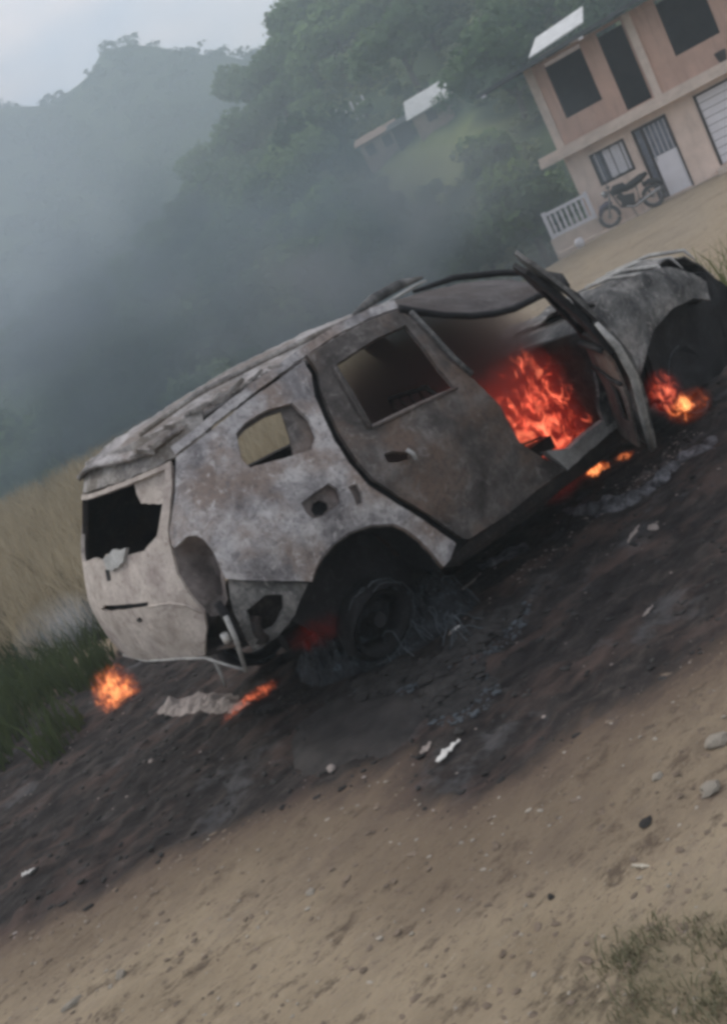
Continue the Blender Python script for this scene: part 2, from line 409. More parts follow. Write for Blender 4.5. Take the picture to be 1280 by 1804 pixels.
# ------------------------------------------------------------------ trees
def crown_mesh(n, seed, w=1.0, h=1.0, leaf=.09, lobes=9):
    rg = np.random.default_rng(seed); V = []
    cen = []
    for i in range(lobes):
        a = rg.uniform(0, 6.28); rr = rg.uniform(.1, .36)*w; cen.append((rr*math.cos(a), rr*math.sin(a), rg.uniform(.42, .86)*h, rg.uniform(.14, .26)))
    cen = np.array(cen); k = rg.integers(0, lobes, n)
    d = rg.normal(size=(n, 3)); d /= np.linalg.norm(d, axis=1)[:, None]
    rad = cen[k, 3]*rg.uniform(.75, 1.08, n)*(1+.22*np.sin(d[:, 0]*7+k)*np.cos(d[:, 2]*6))
    P = cen[k, :3]+d*rad[:, None]*np.array([1, 1, .8])
    nrm = d+rg.normal(size=(n, 3))*.55; nrm /= np.linalg.norm(nrm, axis=1)[:, None]
    a = np.cross(nrm, rg.normal(size=(n, 3))); a /= np.linalg.norm(a, axis=1)[:, None]; b = np.cross(nrm, a)
    s = leaf*rg.uniform(.4, 1.2, n)[:, None]
    return np.stack([P-a*s*.6, P+b*s*.45, P+a*s*.6, P-b*s*.45], 1)
crowns = []
for i in range(6):
    V = crown_mesh(1500, 40+i, rnd_w := random.uniform(.8, 1.15), random.uniform(.85, 1.1), .085, random.randint(7, 12))
    o = soup('crown', V, M['leaf'], None, 4); crowns.append(o.data); bpy.data.objects.remove(o)
def trunk_data(seed):
    rd = random.Random(seed); b = MB(); top = Vector((rd.uniform(-.04, .04), rd.uniform(-.04, .04), .62))
    b.tube([(0, 0, -.1), (.01, .0, .2), top*.7+Vector((0, 0, .05)), top], [.035, .028, .02, .01], 6)
    for j in range(4):
        a = rd.uniform(0, 6.28); z0 = rd.uniform(.28, .48)
        b.tube([(0, 0, z0), (.12*math.cos(a), .12*math.sin(a), z0+.12), (.24*math.cos(a), .24*math.sin(a), z0+.26)], [.014, .01, .004], 5)
    o = b.build('trunk', M['bark'], None, True); d = o.data; bpy.data.objects.remove(o); return d
trunks = [trunk_data(i) for i in range(3)]
def tree(loc, h, wd, label, group, ci, name='broadleaf_tree', leaf=None):
    r = empty(name, loc, (0, 0, random.uniform(0, 6.28)), label, 'tree', group)
    r.scale = (h*wd, h*wd, h)
    c = bpy.data.objects.new('crown', crowns[ci]); C.objects.link(c); c.parent = r
    tr = bpy.data.objects.new('trunk', trunks[ci % 3]); C.objects.link(tr); tr.parent = r
    if leaf:
        c.data = crowns[ci].copy(); c.data.materials[0] = leaf
    return r
cnt = 0; placed = []; tries = 0
gA = 'trees covering the hillside behind the smoke'
while cnt < 285 and tries < 9000:
    tries += 1
    az = random.uniform(-17, 27); r = math.sqrt(random.uniform(36**2, 122**2))
    x, y = r*math.sin(R(az)), r*math.cos(R(az)); z = float(z_near(r, az))
    dm = float(poly_sdf(np.array(x), np.array(y), mpoly))
    if dm > -1.5: continue
    q = project((x, y, z+2))
    if not (-80 < q[0] < 1360 and -90 < q[1] < 900): continue
    if az > 17 and r < 62: continue
    if any((x-a)**2+(y-b)**2 < (2.3+r*.012)**2 for a, b in placed): continue
    # keep the view to the clearing and its houses open
    if 7.5 < az < 17 and r < (84 if az > 12 else 96):
        lim = (CAMH+r*math.tan(R(1.2 if az > 9 else 2.2))-z) if r < 62 else 2.0
        h = min(random.uniform(3.5, 6.5), lim)
        if h < 1.2: continue
    else: h = random.uniform(3.0, 6.0)*(.8+r/300)
    placed.append((x, y))
    if az > 12.5: lab_, gA = 'green broadleaf tree on the slope around the clearing near the pink house', 'trees round the grass clearing'
    elif r > 84: lab_, gA = 'hazy small looking tree high on the near wooded ridge', 'trees along the upper slope'
    elif r > 58: lab_, gA = 'hazy green tree half way up the hillside left of the clearing', 'trees on the middle slope'
    else: lab_, gA = 'dim tree at the foot of the hill behind the dark smoke', 'trees at the foot of the hill'
    tree((x, y, z-.15), h, random.uniform(.95, 1.35), lab_, gA, random.randrange(6))
    cnt += 1
# far ridge canopy: reads as one mass
V = []
rg = np.random.default_rng(5)
for i in range(1100):
    az = rg.uniform(-20, 18); r = rg.uniform(150, 262); a = R(az); z = float(z_far(r, az)); s = rg.uniform(2.4, 5)
    cm_ = crown_mesh(75, 900+i, 1.1, 1, .17, 5)*np.array([s*1.3, s*1.3, s]); V.append(cm_+np.array([r*math.sin(a), r*math.cos(a), z-1.5]))
o = soup('forest', np.concatenate(V), M['leaffar'], None, 4); tag(o, 'hazy blue green forest covering the far ridge under the sky', 'forest', kind='stuff')
V = []
for i in range(1700):
    az = rg.uniform(-18, 28); r = math.sqrt(rg.uniform(36**2, 128**2)); a = R(az); x, y = r*math.sin(a), r*math.cos(a)
    if float(poly_sdf(np.array(x), np.array(y), mpoly)) > -1.2 or (az > 17 and r < 60): continue
    z = float(z_near(r, az)); s = rg.uniform(1.2, 3.2)
    if 7 < az < 17 and r < 96: s = min(s, 1.5)
    V.append(crown_mesh(70, 3000+i, 1.1, 1, .16, 5)*np.array([s*1.4, s*1.4, s])+np.array([x, y, z-.3*s]))
o = soup('undergrowth', np.concatenate(V), M['leafmid'], None, 4); tag(o, 'mixed green bushes and saplings filling the gaps between the hillside trees', 'bushes', kind='stuff')
for (x, y, hh, lab) in [(775, 380, 2.0, 'small bright green bush standing at the foot of the grass clearing'), (885, 345, 3.6, 'leafy light green tree between the clearing and the pink house'), (905, 400, 3.0, 'rounded tree just left of the white balustrade')]:
    p = hit_hill(x, y, r1=100); 
    tree(p, hh, 1.1, lab, None, random.randrange(6), leaf=M['leafbright'])

# ------------------------------------------------------------------ car surface
CARLOC = Vector((-.5, 5.6, 0)); CAR_ROT = (0, R(2), R(33))
Mc = Matrix.Translation(CARLOC) @ Matrix.Rotation(R(33), 4, 'Z') @ Matrix.Rotation(R(2), 4, 'Y')
Mcn = np.array(Mc)
car = empty('burning_car', CARLOC, CAR_ROT, 'burnt out grey white estate car on fire on the dirt road', 'car')
th = np.linspace(0, math.pi/2, 200); ex = 2/2.7
BX = np.concatenate([-.40-.62*np.cos(th)**ex, [3.6]]); BY = np.concatenate([.9*np.sin(th)**ex, [.9]])
SS = np.concatenate([[0], np.cumsum(np.hypot(np.diff(BX), np.diff(BY)))]); SQ = SS[-2]
def shell(s, z, off=0.0):
    s = np.asarray(s, float); z = np.asarray(z, float)
    def f(s, z):
        bx = np.interp(np.abs(s), SS, BX); by = np.interp(np.abs(s), SS, BY)
        fr = sst(2.2, 3.5, bx); by = by*(1-.07*fr)
        g_ = np.clip((z-.98)/.67, 0, 1.3)**1.3; by = by*(1-.31*g_)
        by = by*(1-.05*np.clip((.5-z)/.3, 0, 1)**2)+.012*sst(.62, .72, z)*sst(1.05, .95, z)
        wv = sst(0, 1, np.clip((-.1-bx)/.75, 0, 1)); sl = .10*np.clip((.85-z)/.4, 0, 2)**2+.30*np.clip((z-.9)/.75, 0, 1.3)**1.4
        return np.stack([bx+wv*sl, -np.sign(s+1e-12)*by, z], -1)
    P = f(s, z)
    if np.any(off):
        e = .01; a = f(s+e, z)-f(s-e, z); b = f(s, z+e)-f(s, z-e)
        n = np.cross(a, b); n /= (np.linalg.norm(n, axis=-1, keepdims=True)+1e-9)
        P = P+n*np.asarray(off)[..., None]
    return P
def toworld(P): return np.asarray(P) @ Mcn[:3, :3].T+Mcn[:3, 3]
# outward normal check
_p = shell(2.5, .8, 0.0); _q = shell(2.5, .8, .1); SGN = 1 if _q[1] < _p[1] else -1
sg, zz_ = np.meshgrid(np.linspace(-1.0, 5.0, 300), np.linspace(.1, 1.8, 120), indexing='ij')
PG = shell(sg, zz_); PQ = project(toworld(PG)); NG = shell(sg, zz_, .05*SGN*np.ones(sg.shape))-PG
vw = toworld(PG)-np.array([0, 0, CAMH]); FR = ((NG @ Mcn[:3, :3].T)*vw).sum(-1) < 0
def sz(px, py):
    d = np.hypot(PQ[..., 0]-px, PQ[..., 1]-py)+np.where(FR, 0, 400)
    i = np.unravel_index(np.argmin(d), d.shape); s, z = sg[i], zz_[i]
    for _ in range(6):
        e = 1e-3; p = project(toworld(shell(s, z))); a = (project(toworld(shell(s+e, z)))-p)/e; b = (project(toworld(shell(s, z+e)))-p)/e
        J = np.stack([a, b], 1); rr = np.array([px, py])-p
        st = np.linalg.solve(J.T@J+30*np.eye(2), J.T@rr); s += np.clip(st[0], -.05, .05); z += np.clip(st[1], -.05, .05)
    return (float(s), float(z))
def S(pts): return [sz(*p) for p in pts]
def s_of_x(x): return SQ+(x+.4)

def dense(poly, step, closed=True):
    out = []; n = len(poly)
    for i in range(n if closed else n-1):
        a = np.array(poly[i]); b = np.array(poly[(i+1) % n]); k = max(1, int(np.hypot(*(b-a))/step))
        for j in range(k): out.append(tuple(a+(b-a)*j/k))
    return out
def smoothp(poly, it=1):
    for _ in range(it):
        q = []
        for i in range(len(poly)):
            a = np.array(poly[i]); b = np.array(poly[(i+1) % len(poly)]); q += [tuple(a*.75+b*.25), tuple(a*.25+b*.75)]
        poly = q
    return poly
def sheet(name, outer, holes, fn, mat, parent, step=.04, thick=.012, dent=.006, jag=0.0, seed=0, smooth=True):
    """flat (a,b) polygon with holes -> curved solid sheet; fn(a,b,off)->xyz"""
    loops = [dense(outer, step)]+[dense(h, step) for h in holes]
    if jag:
        loops = [[(a+jag*mn.noise((a*23, b*23, seed)), b+jag*mn.noise((a*23, b*23, seed+9))) for a, b in l] for l in loops]
    V = []; E = []
    for l in loops:
        b0 = len(V); V += l; E += [(b0+i, b0+(i+1) % len(l)) for i in range(len(l))]
    arr = np.array(loops[0]); lo, hi = arr.min(0), arr.max(0)
    ga, gb = np.meshgrid(np.arange(lo[0]+step/2, hi[0], step), np.arange(lo[1]+step/2, hi[1], step), indexing='ij')
    ga = ga.ravel()+RNG.uniform(-.2, .2, ga.size)*step; gb = gb.ravel()+RNG.uniform(-.2, .2, gb.size)*step
    sd_ = poly_sdf(ga, gb, loops[0]); ok = sd_ > step*.35
    for l in loops[1:]: ok &= poly_sdf(ga, gb, l) < -step*.35
    V += list(zip(ga[ok], gb[ok]))
    r = delaunay_2d_cdt([Vector(v) for v in V], E, [], 0, 1e-6)
    vv = np.array([tuple(v) for v in r[0]]); ff = np.array([f for f in r[2] if len(f) == 3])
    cc = vv[ff].mean(1); ok = poly_sdf(cc[:, 0], cc[:, 1], loops[0]) > 0
    for l in loops[1:]: ok &= poly_sdf(cc[:, 0], cc[:, 1], l) < 0
    ff = ff[ok]
    used = np.unique(ff); mp_ = -np.ones(len(vv), int); mp_[used] = np.arange(len(used)); vv = vv[used]; ff = mp_[ff]
    dn = np.array([mn.noise((a*3.1, b*3.1, seed+.5))*dent+mn.noise((a*11, b*11, seed+3.5))*dent*.35 for a, b in vv])
    A = fn(vv[:, 0], vv[:, 1], dn); B = fn(vv[:, 0], vv[:, 1], dn-thick)
    n = len(vv); F = [tuple(f) for f in ff]+[tuple(f[::-1]+n) for f in ff]
    ec = {}
    for f in ff:
        for i in range(3):
            a, b = int(f[i]), int(f[(i+1) % 3])
            if (b, a) in ec: ec.pop((b, a))
            else: ec[(a, b)] = 1
    F += [(b, a, a+n, b+n) for a, b in ec]
    o = obj(name, np.concatenate([A, B]), F, mat, parent, smooth)
    if smooth:
        o.data.shade_smooth()
        o.data.set_sharp_from_angle(angle=R(40))
    return o
def cs(s, z, off): return shell(s, z, SGN*np.asarray(off))
def mirror(poly): return [(-a, b) for a, b in poly]

# outlines read off the photograph, turned into places on the body surface
cut = [(541, 628), (556, 655), (563, 692), (579, 730), (597, 771), (622, 811), (655, 849), (709, 884), (759, 915), (810, 952)]
cut_in = [(a-8, b+5) for a, b in cut]
arch = [(549, 1024), (556, 1003), (568, 982), (588, 960), (616, 940), (653, 927), (692, 925), (714, 935), (738, 953), (760, 976), (779, 1001)]
qwin = S([(416, 763), (424, 808), (440, 824), (500, 808), (550, 792), (557, 768), (545, 738), (515, 709), (470, 722), (430, 746)])
q_out = S([(309, 806), (375, 755), (430, 712), (485, 672), (530, 640)]+cut_in+[(793, 985), (779, 1001)]+arch[::-1][1:]+[(470, 1023), (397, 1019), (388, 1000), (376, 972), (360, 952), (345, 942), (330, 945), (309, 965), (304, 960), (300, 935), (308, 880)])
filler = S([(531, 886), (555, 866), (578, 851), (596, 862), (603, 885), (585, 900), (568, 910), (552, 914), (540, 902)])
rust_hole = S([(613, 858), (628, 852), (637, 868), (640, 885), (630, 890), (622, 874)])
sheet('rear_quarter_panel', q_out, [qwin, filler, rust_hole], cs, M['ash'], car, .035, .02, .009, .004, 1)
# fuel filler recess
def off_fn(d): return lambda s, z, off: shell(s, z, SGN*(np.asarray(off)-d))
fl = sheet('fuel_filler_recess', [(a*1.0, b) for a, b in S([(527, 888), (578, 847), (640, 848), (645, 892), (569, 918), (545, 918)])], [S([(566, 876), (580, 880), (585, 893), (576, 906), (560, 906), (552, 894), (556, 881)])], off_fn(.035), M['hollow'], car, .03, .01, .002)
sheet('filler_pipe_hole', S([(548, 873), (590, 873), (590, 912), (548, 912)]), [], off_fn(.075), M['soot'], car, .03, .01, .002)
# window frame trims round the quarter window (inner lip)
sheet('quarter_window_lip', S([(405, 752), (415, 822), (436, 836), (560, 803), (570, 768), (555, 728), (515, 698), (425, 736)]), [S([(420, 767), (429, 808), (444, 819), (505, 802), (520, 796), (512, 760), (498, 718), (470, 727), (434, 750)])], off_fn(.03), M['door'], car, .03, .012, .003)
# rear door
door_f = [(540, 625), (600, 590), (660, 560), (702, 545), (735, 566), (792, 634), (829, 664), (880, 714), (914, 779), (955, 806), (997, 827)]
d_out = S(door_f+[(940, 868), (880, 916), (826, 950)]+[(a+3, b-4) for a, b in cut[::-1]][:-1])
d_win = S([(592, 642), (612, 672), (635, 712), (656, 747), (720, 716), (800, 681), (775, 650), (738, 600), (714, 572), (660, 597)])
hndl = S([(676, 800), (692, 794), (720, 797), (724, 806), (700, 815), (682, 815)])
rd = sheet('rear_door', d_out, [d_win, hndl], cs, M['door'], car, .035, .03, .008, .003, 4)
b = MB(); hp = [tuple(shell(*sz(x, y), off=SGN*.03)) for x, y in [(712, 797), (722, 803), (727, 812)]]
b.tube(hp, .012, 6); b.build('door_handle', M['strip'], rd, True)
b = MB(); b.tube([tuple(shell(*sz(x, y), off=SGN*.012)) for x, y in [(654, 753), (690, 736), (740, 712), (803, 684)]], .010, 6)
b.build('window_sill_strip', M['hollow'], rd, True)
b = MB(); b.tube([tuple(shell(*sz(x, y), off=SGN*.006)) for x, y in [(586, 645), (606, 680), (630, 722), (650, 756)]], .014, 6)
b.build('window_frame_edge', M['door'], rd, True)
b = MB(); b.tube([tuple(shell(*sz(x, y), off=SGN*.012)) for x, y in [(722, 552), (760, 592), (796, 632), (830, 662)]], .016, 6)
b.build('front_window_frame', M['front'], rd, True)
# dark door jamb behind the cut line
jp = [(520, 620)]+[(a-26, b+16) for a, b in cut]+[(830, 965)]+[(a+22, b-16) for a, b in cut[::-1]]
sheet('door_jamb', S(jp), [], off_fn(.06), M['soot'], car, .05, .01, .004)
# sills
sheet('sill', S([(779, 1003), (795, 985), (830, 953), (880, 920), (940, 872), (999, 830), (1050, 782), (1100, 738), (1128, 710), (1140, 735), (1085, 785), (1010, 845), (940, 895), (880, 940), (800, 998)]), [], off_fn(.015), M['inner'], car, .04, .04, .01, .006, 8)
sheet('sill_step', S([(960, 795), (1000, 790), (1050, 748), (1100, 712), (1120, 690), (1128, 712), (1098, 740), (1050, 784), (998, 828)]), [], off_fn(-.004), M['strip'], car, .03, .05, .012, .006, 12)
# roof edge rails
roof_line = [(309, 800), (375, 748), (430, 705), (485, 665), (530, 632), (600, 585), (660, 556), (702, 541)]
roof_top = [(a-8, b-13) for a, b in roof_line]
sheet('roof_rail', S(roof_line+roof_top[::-1]), [], cs, M['ash'], car, .03, .02, .008, .004, 6)

# tailgate
tg_r = S([(300, 812), (303, 855), (299, 900), (296, 935), (300, 962), (311, 1009), (332, 1047), (359, 1077), (364, 1108), (362, 1153)])
tg_r = [(a, b) for a, b in tg_r]
zt = tg_r[0][1]; zb = tg_r[-1][1]
t_out = tg_r+mirror(tg_r)[::-1]
w_r = S([(290, 826), (292, 856), (284, 906), (277, 944), (255, 970)])
zwb = w_r[-1][1]
w_bot = [(.12, zwb+.005), (.02, zwb+.03), (-.05, zwb+.0), (-.18, zwb+.02)]
t_hole = w_r+w_bot+mirror(w_r)[::-1]
slot = S([(178, 1074), (185, 1066), (262, 1060), (262, 1068), (190, 1078)])
tail = sheet('tailgate', t_out, [t_hole, slot], cs, M['beige'], car, .035, .02, .009, .003, 14)
sheet('plate_recess', [(a, b) for a, b in [(-.35, .78), (.35, .78), (.35, 1.02), (-.35, 1.02)]], [], off_fn(.04), M['soot'], tail, .06, .01, .003)
sheet('loose_window_trim', S([(226, 846), (300, 818), (302, 850), (292, 884), (240, 888), (232, 870)]), [], off_fn(.03), M['beige'], tail, .03, .008, .01, .01, 16)
for k, pp in enumerate([[(183, 985), (205, 968), (228, 966), (222, 990), (205, 1004), (190, 1003)]]):
    sheet('burst_latch', S(pp), [], off_fn(-.012), M['strip'], tail, .02, .02, .012, .01, 18)
sheet('crack', S([(186, 1004), (192, 1002), (196, 1022), (190, 1024)]), [], off_fn(-.003), M['soot'], tail, .02, .004, .001, .004, 3)
for (a, c) in [((246, 1092), 5), ((206, 1098), 4)]:
    sheet('bolt_hole', S([(a[0]-c, a[1]), (a[0], a[1]-c), (a[0]+c, a[1]), (a[0], a[1]+c)]), [], off_fn(-.003), M['soot'], tail, .02, .004, .0)
# crease below the tailgate handle
b = MB(); b.tube([tuple(shell(*sz(x, y), off=SGN*.004)) for x, y in [(264, 1068), (300, 1062), (330, 1066), (356, 1078)]], .007, 6); b.build('tailgate_crease', M['beige'], tail, True)
# roof spoiler edge / gutter above window
zt2 = zt+.02
sheet('roof_rear_edge', [(-1.0, zt2-.01), (1.0, zt2-.01), (1.02, zt2+.13), (-1.02, zt2+.13)], [], cs, M['roof'], car, .04, .02, .016, .008, 22)
sheet('rear_valance', [(-.75, zb-.08), (-.10, zb-.07), (.05, zb-.03), (1.0, zb-.025), (1.0, zb-.012), (-.75, zb-.012)], [], off_fn(.03), M['door'], car, .03, .02, .012, .01, 24)
# rear lamp hollow: concave bowl between tailgate and quarter panel
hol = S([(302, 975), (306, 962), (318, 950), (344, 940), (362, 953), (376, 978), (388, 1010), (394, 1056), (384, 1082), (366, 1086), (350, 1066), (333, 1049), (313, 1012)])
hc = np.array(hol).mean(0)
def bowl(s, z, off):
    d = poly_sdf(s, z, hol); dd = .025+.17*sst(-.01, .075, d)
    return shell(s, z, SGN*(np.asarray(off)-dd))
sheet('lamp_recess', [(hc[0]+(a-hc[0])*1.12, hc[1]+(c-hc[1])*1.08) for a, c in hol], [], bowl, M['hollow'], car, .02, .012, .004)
# corner under the quarter panel where the bumper has burnt away
sheet('bumper_corner_frame', S([(398, 1022), (470, 1026), (548, 1026), (538, 1052), (522, 1085), (492, 1125), (445, 1152), (428, 1120), (405, 1070)]), [S([(432, 1080), (470, 1050), (500, 1048), (505, 1075), (480, 1110), (450, 1120)])], off_fn(.03), M['front'], car, .03, .02, .02, .008, 30)
sheet('bumper_corner_inner', S([(366, 1082), (398, 1022), (548, 1024), (530, 1080), (500, 1130), (440, 1165), (364, 1156)]), [], off_fn(.12), M['inner'], car, .05, .02, .02)
b = MB()
def pt(x, y, o=0.0): return tuple(shell(*sz(x, y), off=SGN*o))
b.tube([pt(402, 1078, .05), (pt(420, 1115, .06)), pt(438, 1166, .06)], [.012, .012, .010], 6); b.build('bumper_bracket', M['strip'], car, True)
b = MB(); b.tube([pt(386, 1058, .03), pt(402, 1085, .02), pt(420, 1112, .03), pt(433, 1128, .02)], [.02, .022, .02, .012], 6); b.build('bent_bracket', M['soot'], car, True)
b = MB(); b.tube([pt(210, 1165, .006), pt(260, 1163, .006), pt(320, 1159, .006), pt(362, 1157, .008), pt(400, 1162, .03), pt(438, 1167, .05)], .007, 6); b.build('lower_edge_strip', M['strip'], car, True)
b = MB(); b.tube([pt(392, 1122, -.02), pt(399, 1134, -.02)], [.02, .022], 8); b.build('lamp_holder', M['whiteshard'], car, True)
b = MB(); b.tube([pt(365, 1168, -.05), pt(385, 1190, -.02), pt(398, 1210, 0)], [.01, .01, .006], 6); b.build('hanging_strut', M['strip'], car, True)

# left side of the body (seen through the windows)
lz = 1.6
Lq = [(-SQ*.50, .5), (-SQ*.50, 1.58), (-s_of_x(1.7), 1.62), (-s_of_x(2.15), 1.12), (-s_of_x(2.3), .35), (-s_of_x(.4), .35), (-s_of_x(.3), .6), (-s_of_x(.05), .78), (-s_of_x(-.3), .75), (-s_of_x(-.45), .5)]
lw1 = [(-s_of_x(-.55), 1.16), (-s_of_x(-.55), 1.44), (-s_of_x(.05), 1.52), (-s_of_x(.05), 1.16)]
lw2 = [(-s_of_x(.22), 1.16), (-s_of_x(.28), 1.52), (-s_of_x(.92), 1.54), (-s_of_x(.92), 1.14)]
lw3 = [(-s_of_x(1.04), 1.13), (-s_of_x(1.04), 1.54), (-s_of_x(1.6), 1.5), (-s_of_x(2.0), 1.12)]
sheet('left_side_panel', Lq, [lw2, lw3], cs, M['inner'], car, .07, .03, .01, .004, 40)

# roof skin: crowned, sagging to the near side at the front
xs = [-.76, -.55, -.1, .3, .7, 1.0, 1.3, 1.6, 1.84, 2.02]
zr = [1.565, 1.615, 1.64, 1.64, 1.635, 1.615, 1.47, 1.40, 1.37, 1.35]
yr = [-.45, -.575, -.60, -.60, -.60, -.61, -.70, -.74, -.75, -.76]
zc = [1.60, 1.69, 1.745, 1.76, 1.76, 1.75, 1.72, 1.68, 1.64, 1.60]
zl = [1.58, 1.62, 1.64, 1.645, 1.645, 1.64, 1.63, 1.62, 1.60, 1.55]
XX = np.linspace(-.70, 2.03, 110); VV = np.linspace(0, 1, 50)
def rbow(x, v):
    a = np.interp(x, xs, zr); c = np.interp(x, xs, zc); l = np.interp(x, xs, zl); y0 = np.interp(x, xs, yr)
    y = y0+((-y0 if x < .5 else .60)-y0)*v
    q = (1-v)**2*a+2*v*(1-v)*(2*c-.5*a-.5*l)+v*v*l
    rear = 1.05-.25*abs(v*2-1)**3; 
    return y, q
P = np.zeros((110, 50, 3))
for i, x in enumerate(XX):
    y, q = rbow(x, VV); P[i, :, 0] = x-.12*(1-(2*VV-1)**2)*sst(-.4, -.8, x); P[i, :, 1] = y; P[i, :, 2] = q
P[..., 2] += -.015+.016*fbm(P[..., 0]*4, P[..., 1]*4, 4, 2)+.010*np.abs(vnoise(P[..., 0]*16, P[..., 1]*16, 3))
ro = grid_obj('roof', P, M['roofskin'], car)
_at = ro.data.attributes.new('sooty', 'FLOAT', 'POINT'); _at.data.foreach_set('value', sst(.75, 1.25, P[..., 0]).astype(np.float32).ravel()); ro.modifiers.new('thickness', 'SOLIDIFY').thickness = .02
# lifted burnt roof bars
b = MB(); b.tube([(-.70, -.52, 1.66), (-.35, -.54, 1.715), (.1, -.55, 1.72), (.55, -.55, 1.715), (.95, -.55, 1.70)], [.012, .018, .016, .018, .010], 6); b.build('roof_bar', M['roof'], car, True)
b = MB(); b.tube([(.78, -.45, 1.725), (1.0, -.40, 1.755), (1.25, -.34, 1.765), (1.48, -.30, 1.745)], [.012, .034, .034, .010], 6); b.build('lifted_roof_trim', M['front'], car, True)
b = MB(); b.tube([(.74, -.57, 1.70), (.95, -.56, 1.705), (1.2, -.52, 1.72), (1.32, -.50, 1.72)], [.008, .012, .012, .006], 6); b.build('bright_roof_edge', M['strip'], car, True)
b = MB()
for k in range(46):
    x = random.uniform(-.8, 1.0); y = -.56+random.uniform(-.05, .03)
    z = float(np.interp(x, xs, zr))+random.uniform(.0, .035); l = random.uniform(.03, .11)
    b.box((x, y, z), (l, random.uniform(.01, .03), random.uniform(.006, .02)), Matrix.Rotation(random.uniform(-.5, .5), 3, 'Y') @ Matrix.Rotation(random.uniform(-.5, .5), 3, 'Z'))
tag(b.build('roof_flakes', M['roof'], car), kind='stuff')
# front roof frame
b = MB(); b.tube([tuple(shell(*sz(x, y))) for x, y in [(702, 545), (735, 549), (780, 555), (829, 557), (870, 553), (905, 544), (950, 521), (988, 506), (1012, 522), (1040, 562)]], [.028, .022, .02, .02, .02, .02, .022, .026, .03, .04], 8); b.build('door_opening_rail', M['soot'], car, True)
b = MB(); b.tube([(1.55, -.1, 1.69), (1.95, -.05, 1.655), (2.25, -.16, 1.55), (2.34, -.35, 1.46), (2.25, -.6, 1.38), (2.05, -.78, 1.33)], [.012, .022, .022, .022, .024, .03], 8); b.build('windscreen_frame', M['soot'], car, True)
b = MB(); b.tube([(1.95, .58, 1.57), (2.2, .70, 1.35), (2.4, .78, 1.10)], [.03, .03, .04], 8); b.build('windscreen_pillar', M['soot'], car, True)
# interior
def plate(name, P4, mat, th=.02, nx=14, ny=14, nz=.015, seed=0):
    A = np.array(P4, float); u, v = np.meshgrid(np.linspace(0, 1, nx), np.linspace(0, 1, ny), indexing='ij'); u = u[..., None]; v = v[..., None]
    P = A[0]*(1-u)*(1-v)+A[1]*u*(1-v)+A[2]*u*v+A[3]*(1-u)*v
    nn = np.cross(A[1]-A[0], A[3]-A[0]); nn /= np.linalg.norm(nn)
    P = P+nn*(nz*fbm(u[..., 0]*4+seed, v[..., 0]*4, 3, seed))[..., None]
    o = grid_obj(name, P, mat, car); o.modifiers.new('thickness', 'SOLIDIFY').thickness = th; return o
plate('floor_pan', [(.42, -.84, .36), (2.2, -.84, .36), (2.2, .84, .36), (.42, .84, .36)], M['inner'], .03, 40, 20, .03, 1)
plate('dashboard', [(2.12, -.84, .36), (2.12, .84, .36), (2.02, .80, 1.06), (2.02, -.82, 1.06)], M['inner'], .08, 12, 12, .05, 2)
plate('cowl', [(2.02, -.84, 1.06), (2.45, -.80, 1.14), (2.45, .80, 1.10), (2.02, .82, 1.06)], M['front'], .02, 12, 12, .03, 3)
plate('boot_floor', [(-.90, -.55, .62), (.5, -.55, .55), (.5, .8, .55), (-.90, .7, .62)], M['inner'], .03, 12, 12, .04, 4)
def seat(cx_, cy_, wd, name, h=.62):
    s = empty(name, (0, 0, 0)); s.parent = car
    b = MB(); b.box((cx_, cy_, .55), (.46, wd, .08)); 
    for k in range(5): b.tube([(cx_-.2, cy_-wd/2+.05+k*(wd-.1)/4, .60), (cx_, cy_-wd/2+.05+k*(wd-.1)/4, .63), (cx_+.2, cy_-wd/2+.05+k*(wd-.1)/4, .60)], .008, 5)
    b.build('seat_base', M['inner'], s)
    b = MB(); x0, x1 = cx_-.24, cx_-.42; y0, y1 = cy_-wd/2+.02, cy_+wd/2-.02
    b.tube([(x0, y0, .58), (x1+.03, y0, .58+h*.8), (x1, y0+.06, .58+h), (x1, y1-.06, .58+h), (x1+.03, y1, .58+h*.8), (x0, y1, .58)], .017, 6)
    for k in range(7):
        f = .12+k*.12; b.tube([(x0+(x1-x0)*f, y0, .58+h*f), (x0+(x1-x0)*f+.02, (y0+y1)/2, .58+h*f-.01), (x0+(x1-x0)*f, y1, .58+h*f)], .006, 5)
    for k in range(5):
        y = y0+(y1-y0)*(k+.5)/5; b.tube([(x0, y, .58), (x1, y, .58+h)], .006, 5)
    b.build('seat_back_frame', M['inner'], s)
seat(1.35, -.40, .50, 'front_seat'); seat(1.35, .40, .50, 'front_seat'); seat(.45, .0, 1.30, 'rear_seat', .5)
b = MB(); ring = [(1.88+.05*math.sin(a), .38+.18*math.cos(a), .98+.17*math.sin(a)) for a in np.linspace(0, 6.283, 22)]
b.tube(ring, .012, 6, False); b.tube([(1.86, .38, .98), (2.05, .38, .90)], .02, 6); b.tube([(1.87, .22, .98), (1.87, .54, .98)], .009, 5); b.build('steering_wheel', M['inner'], car)

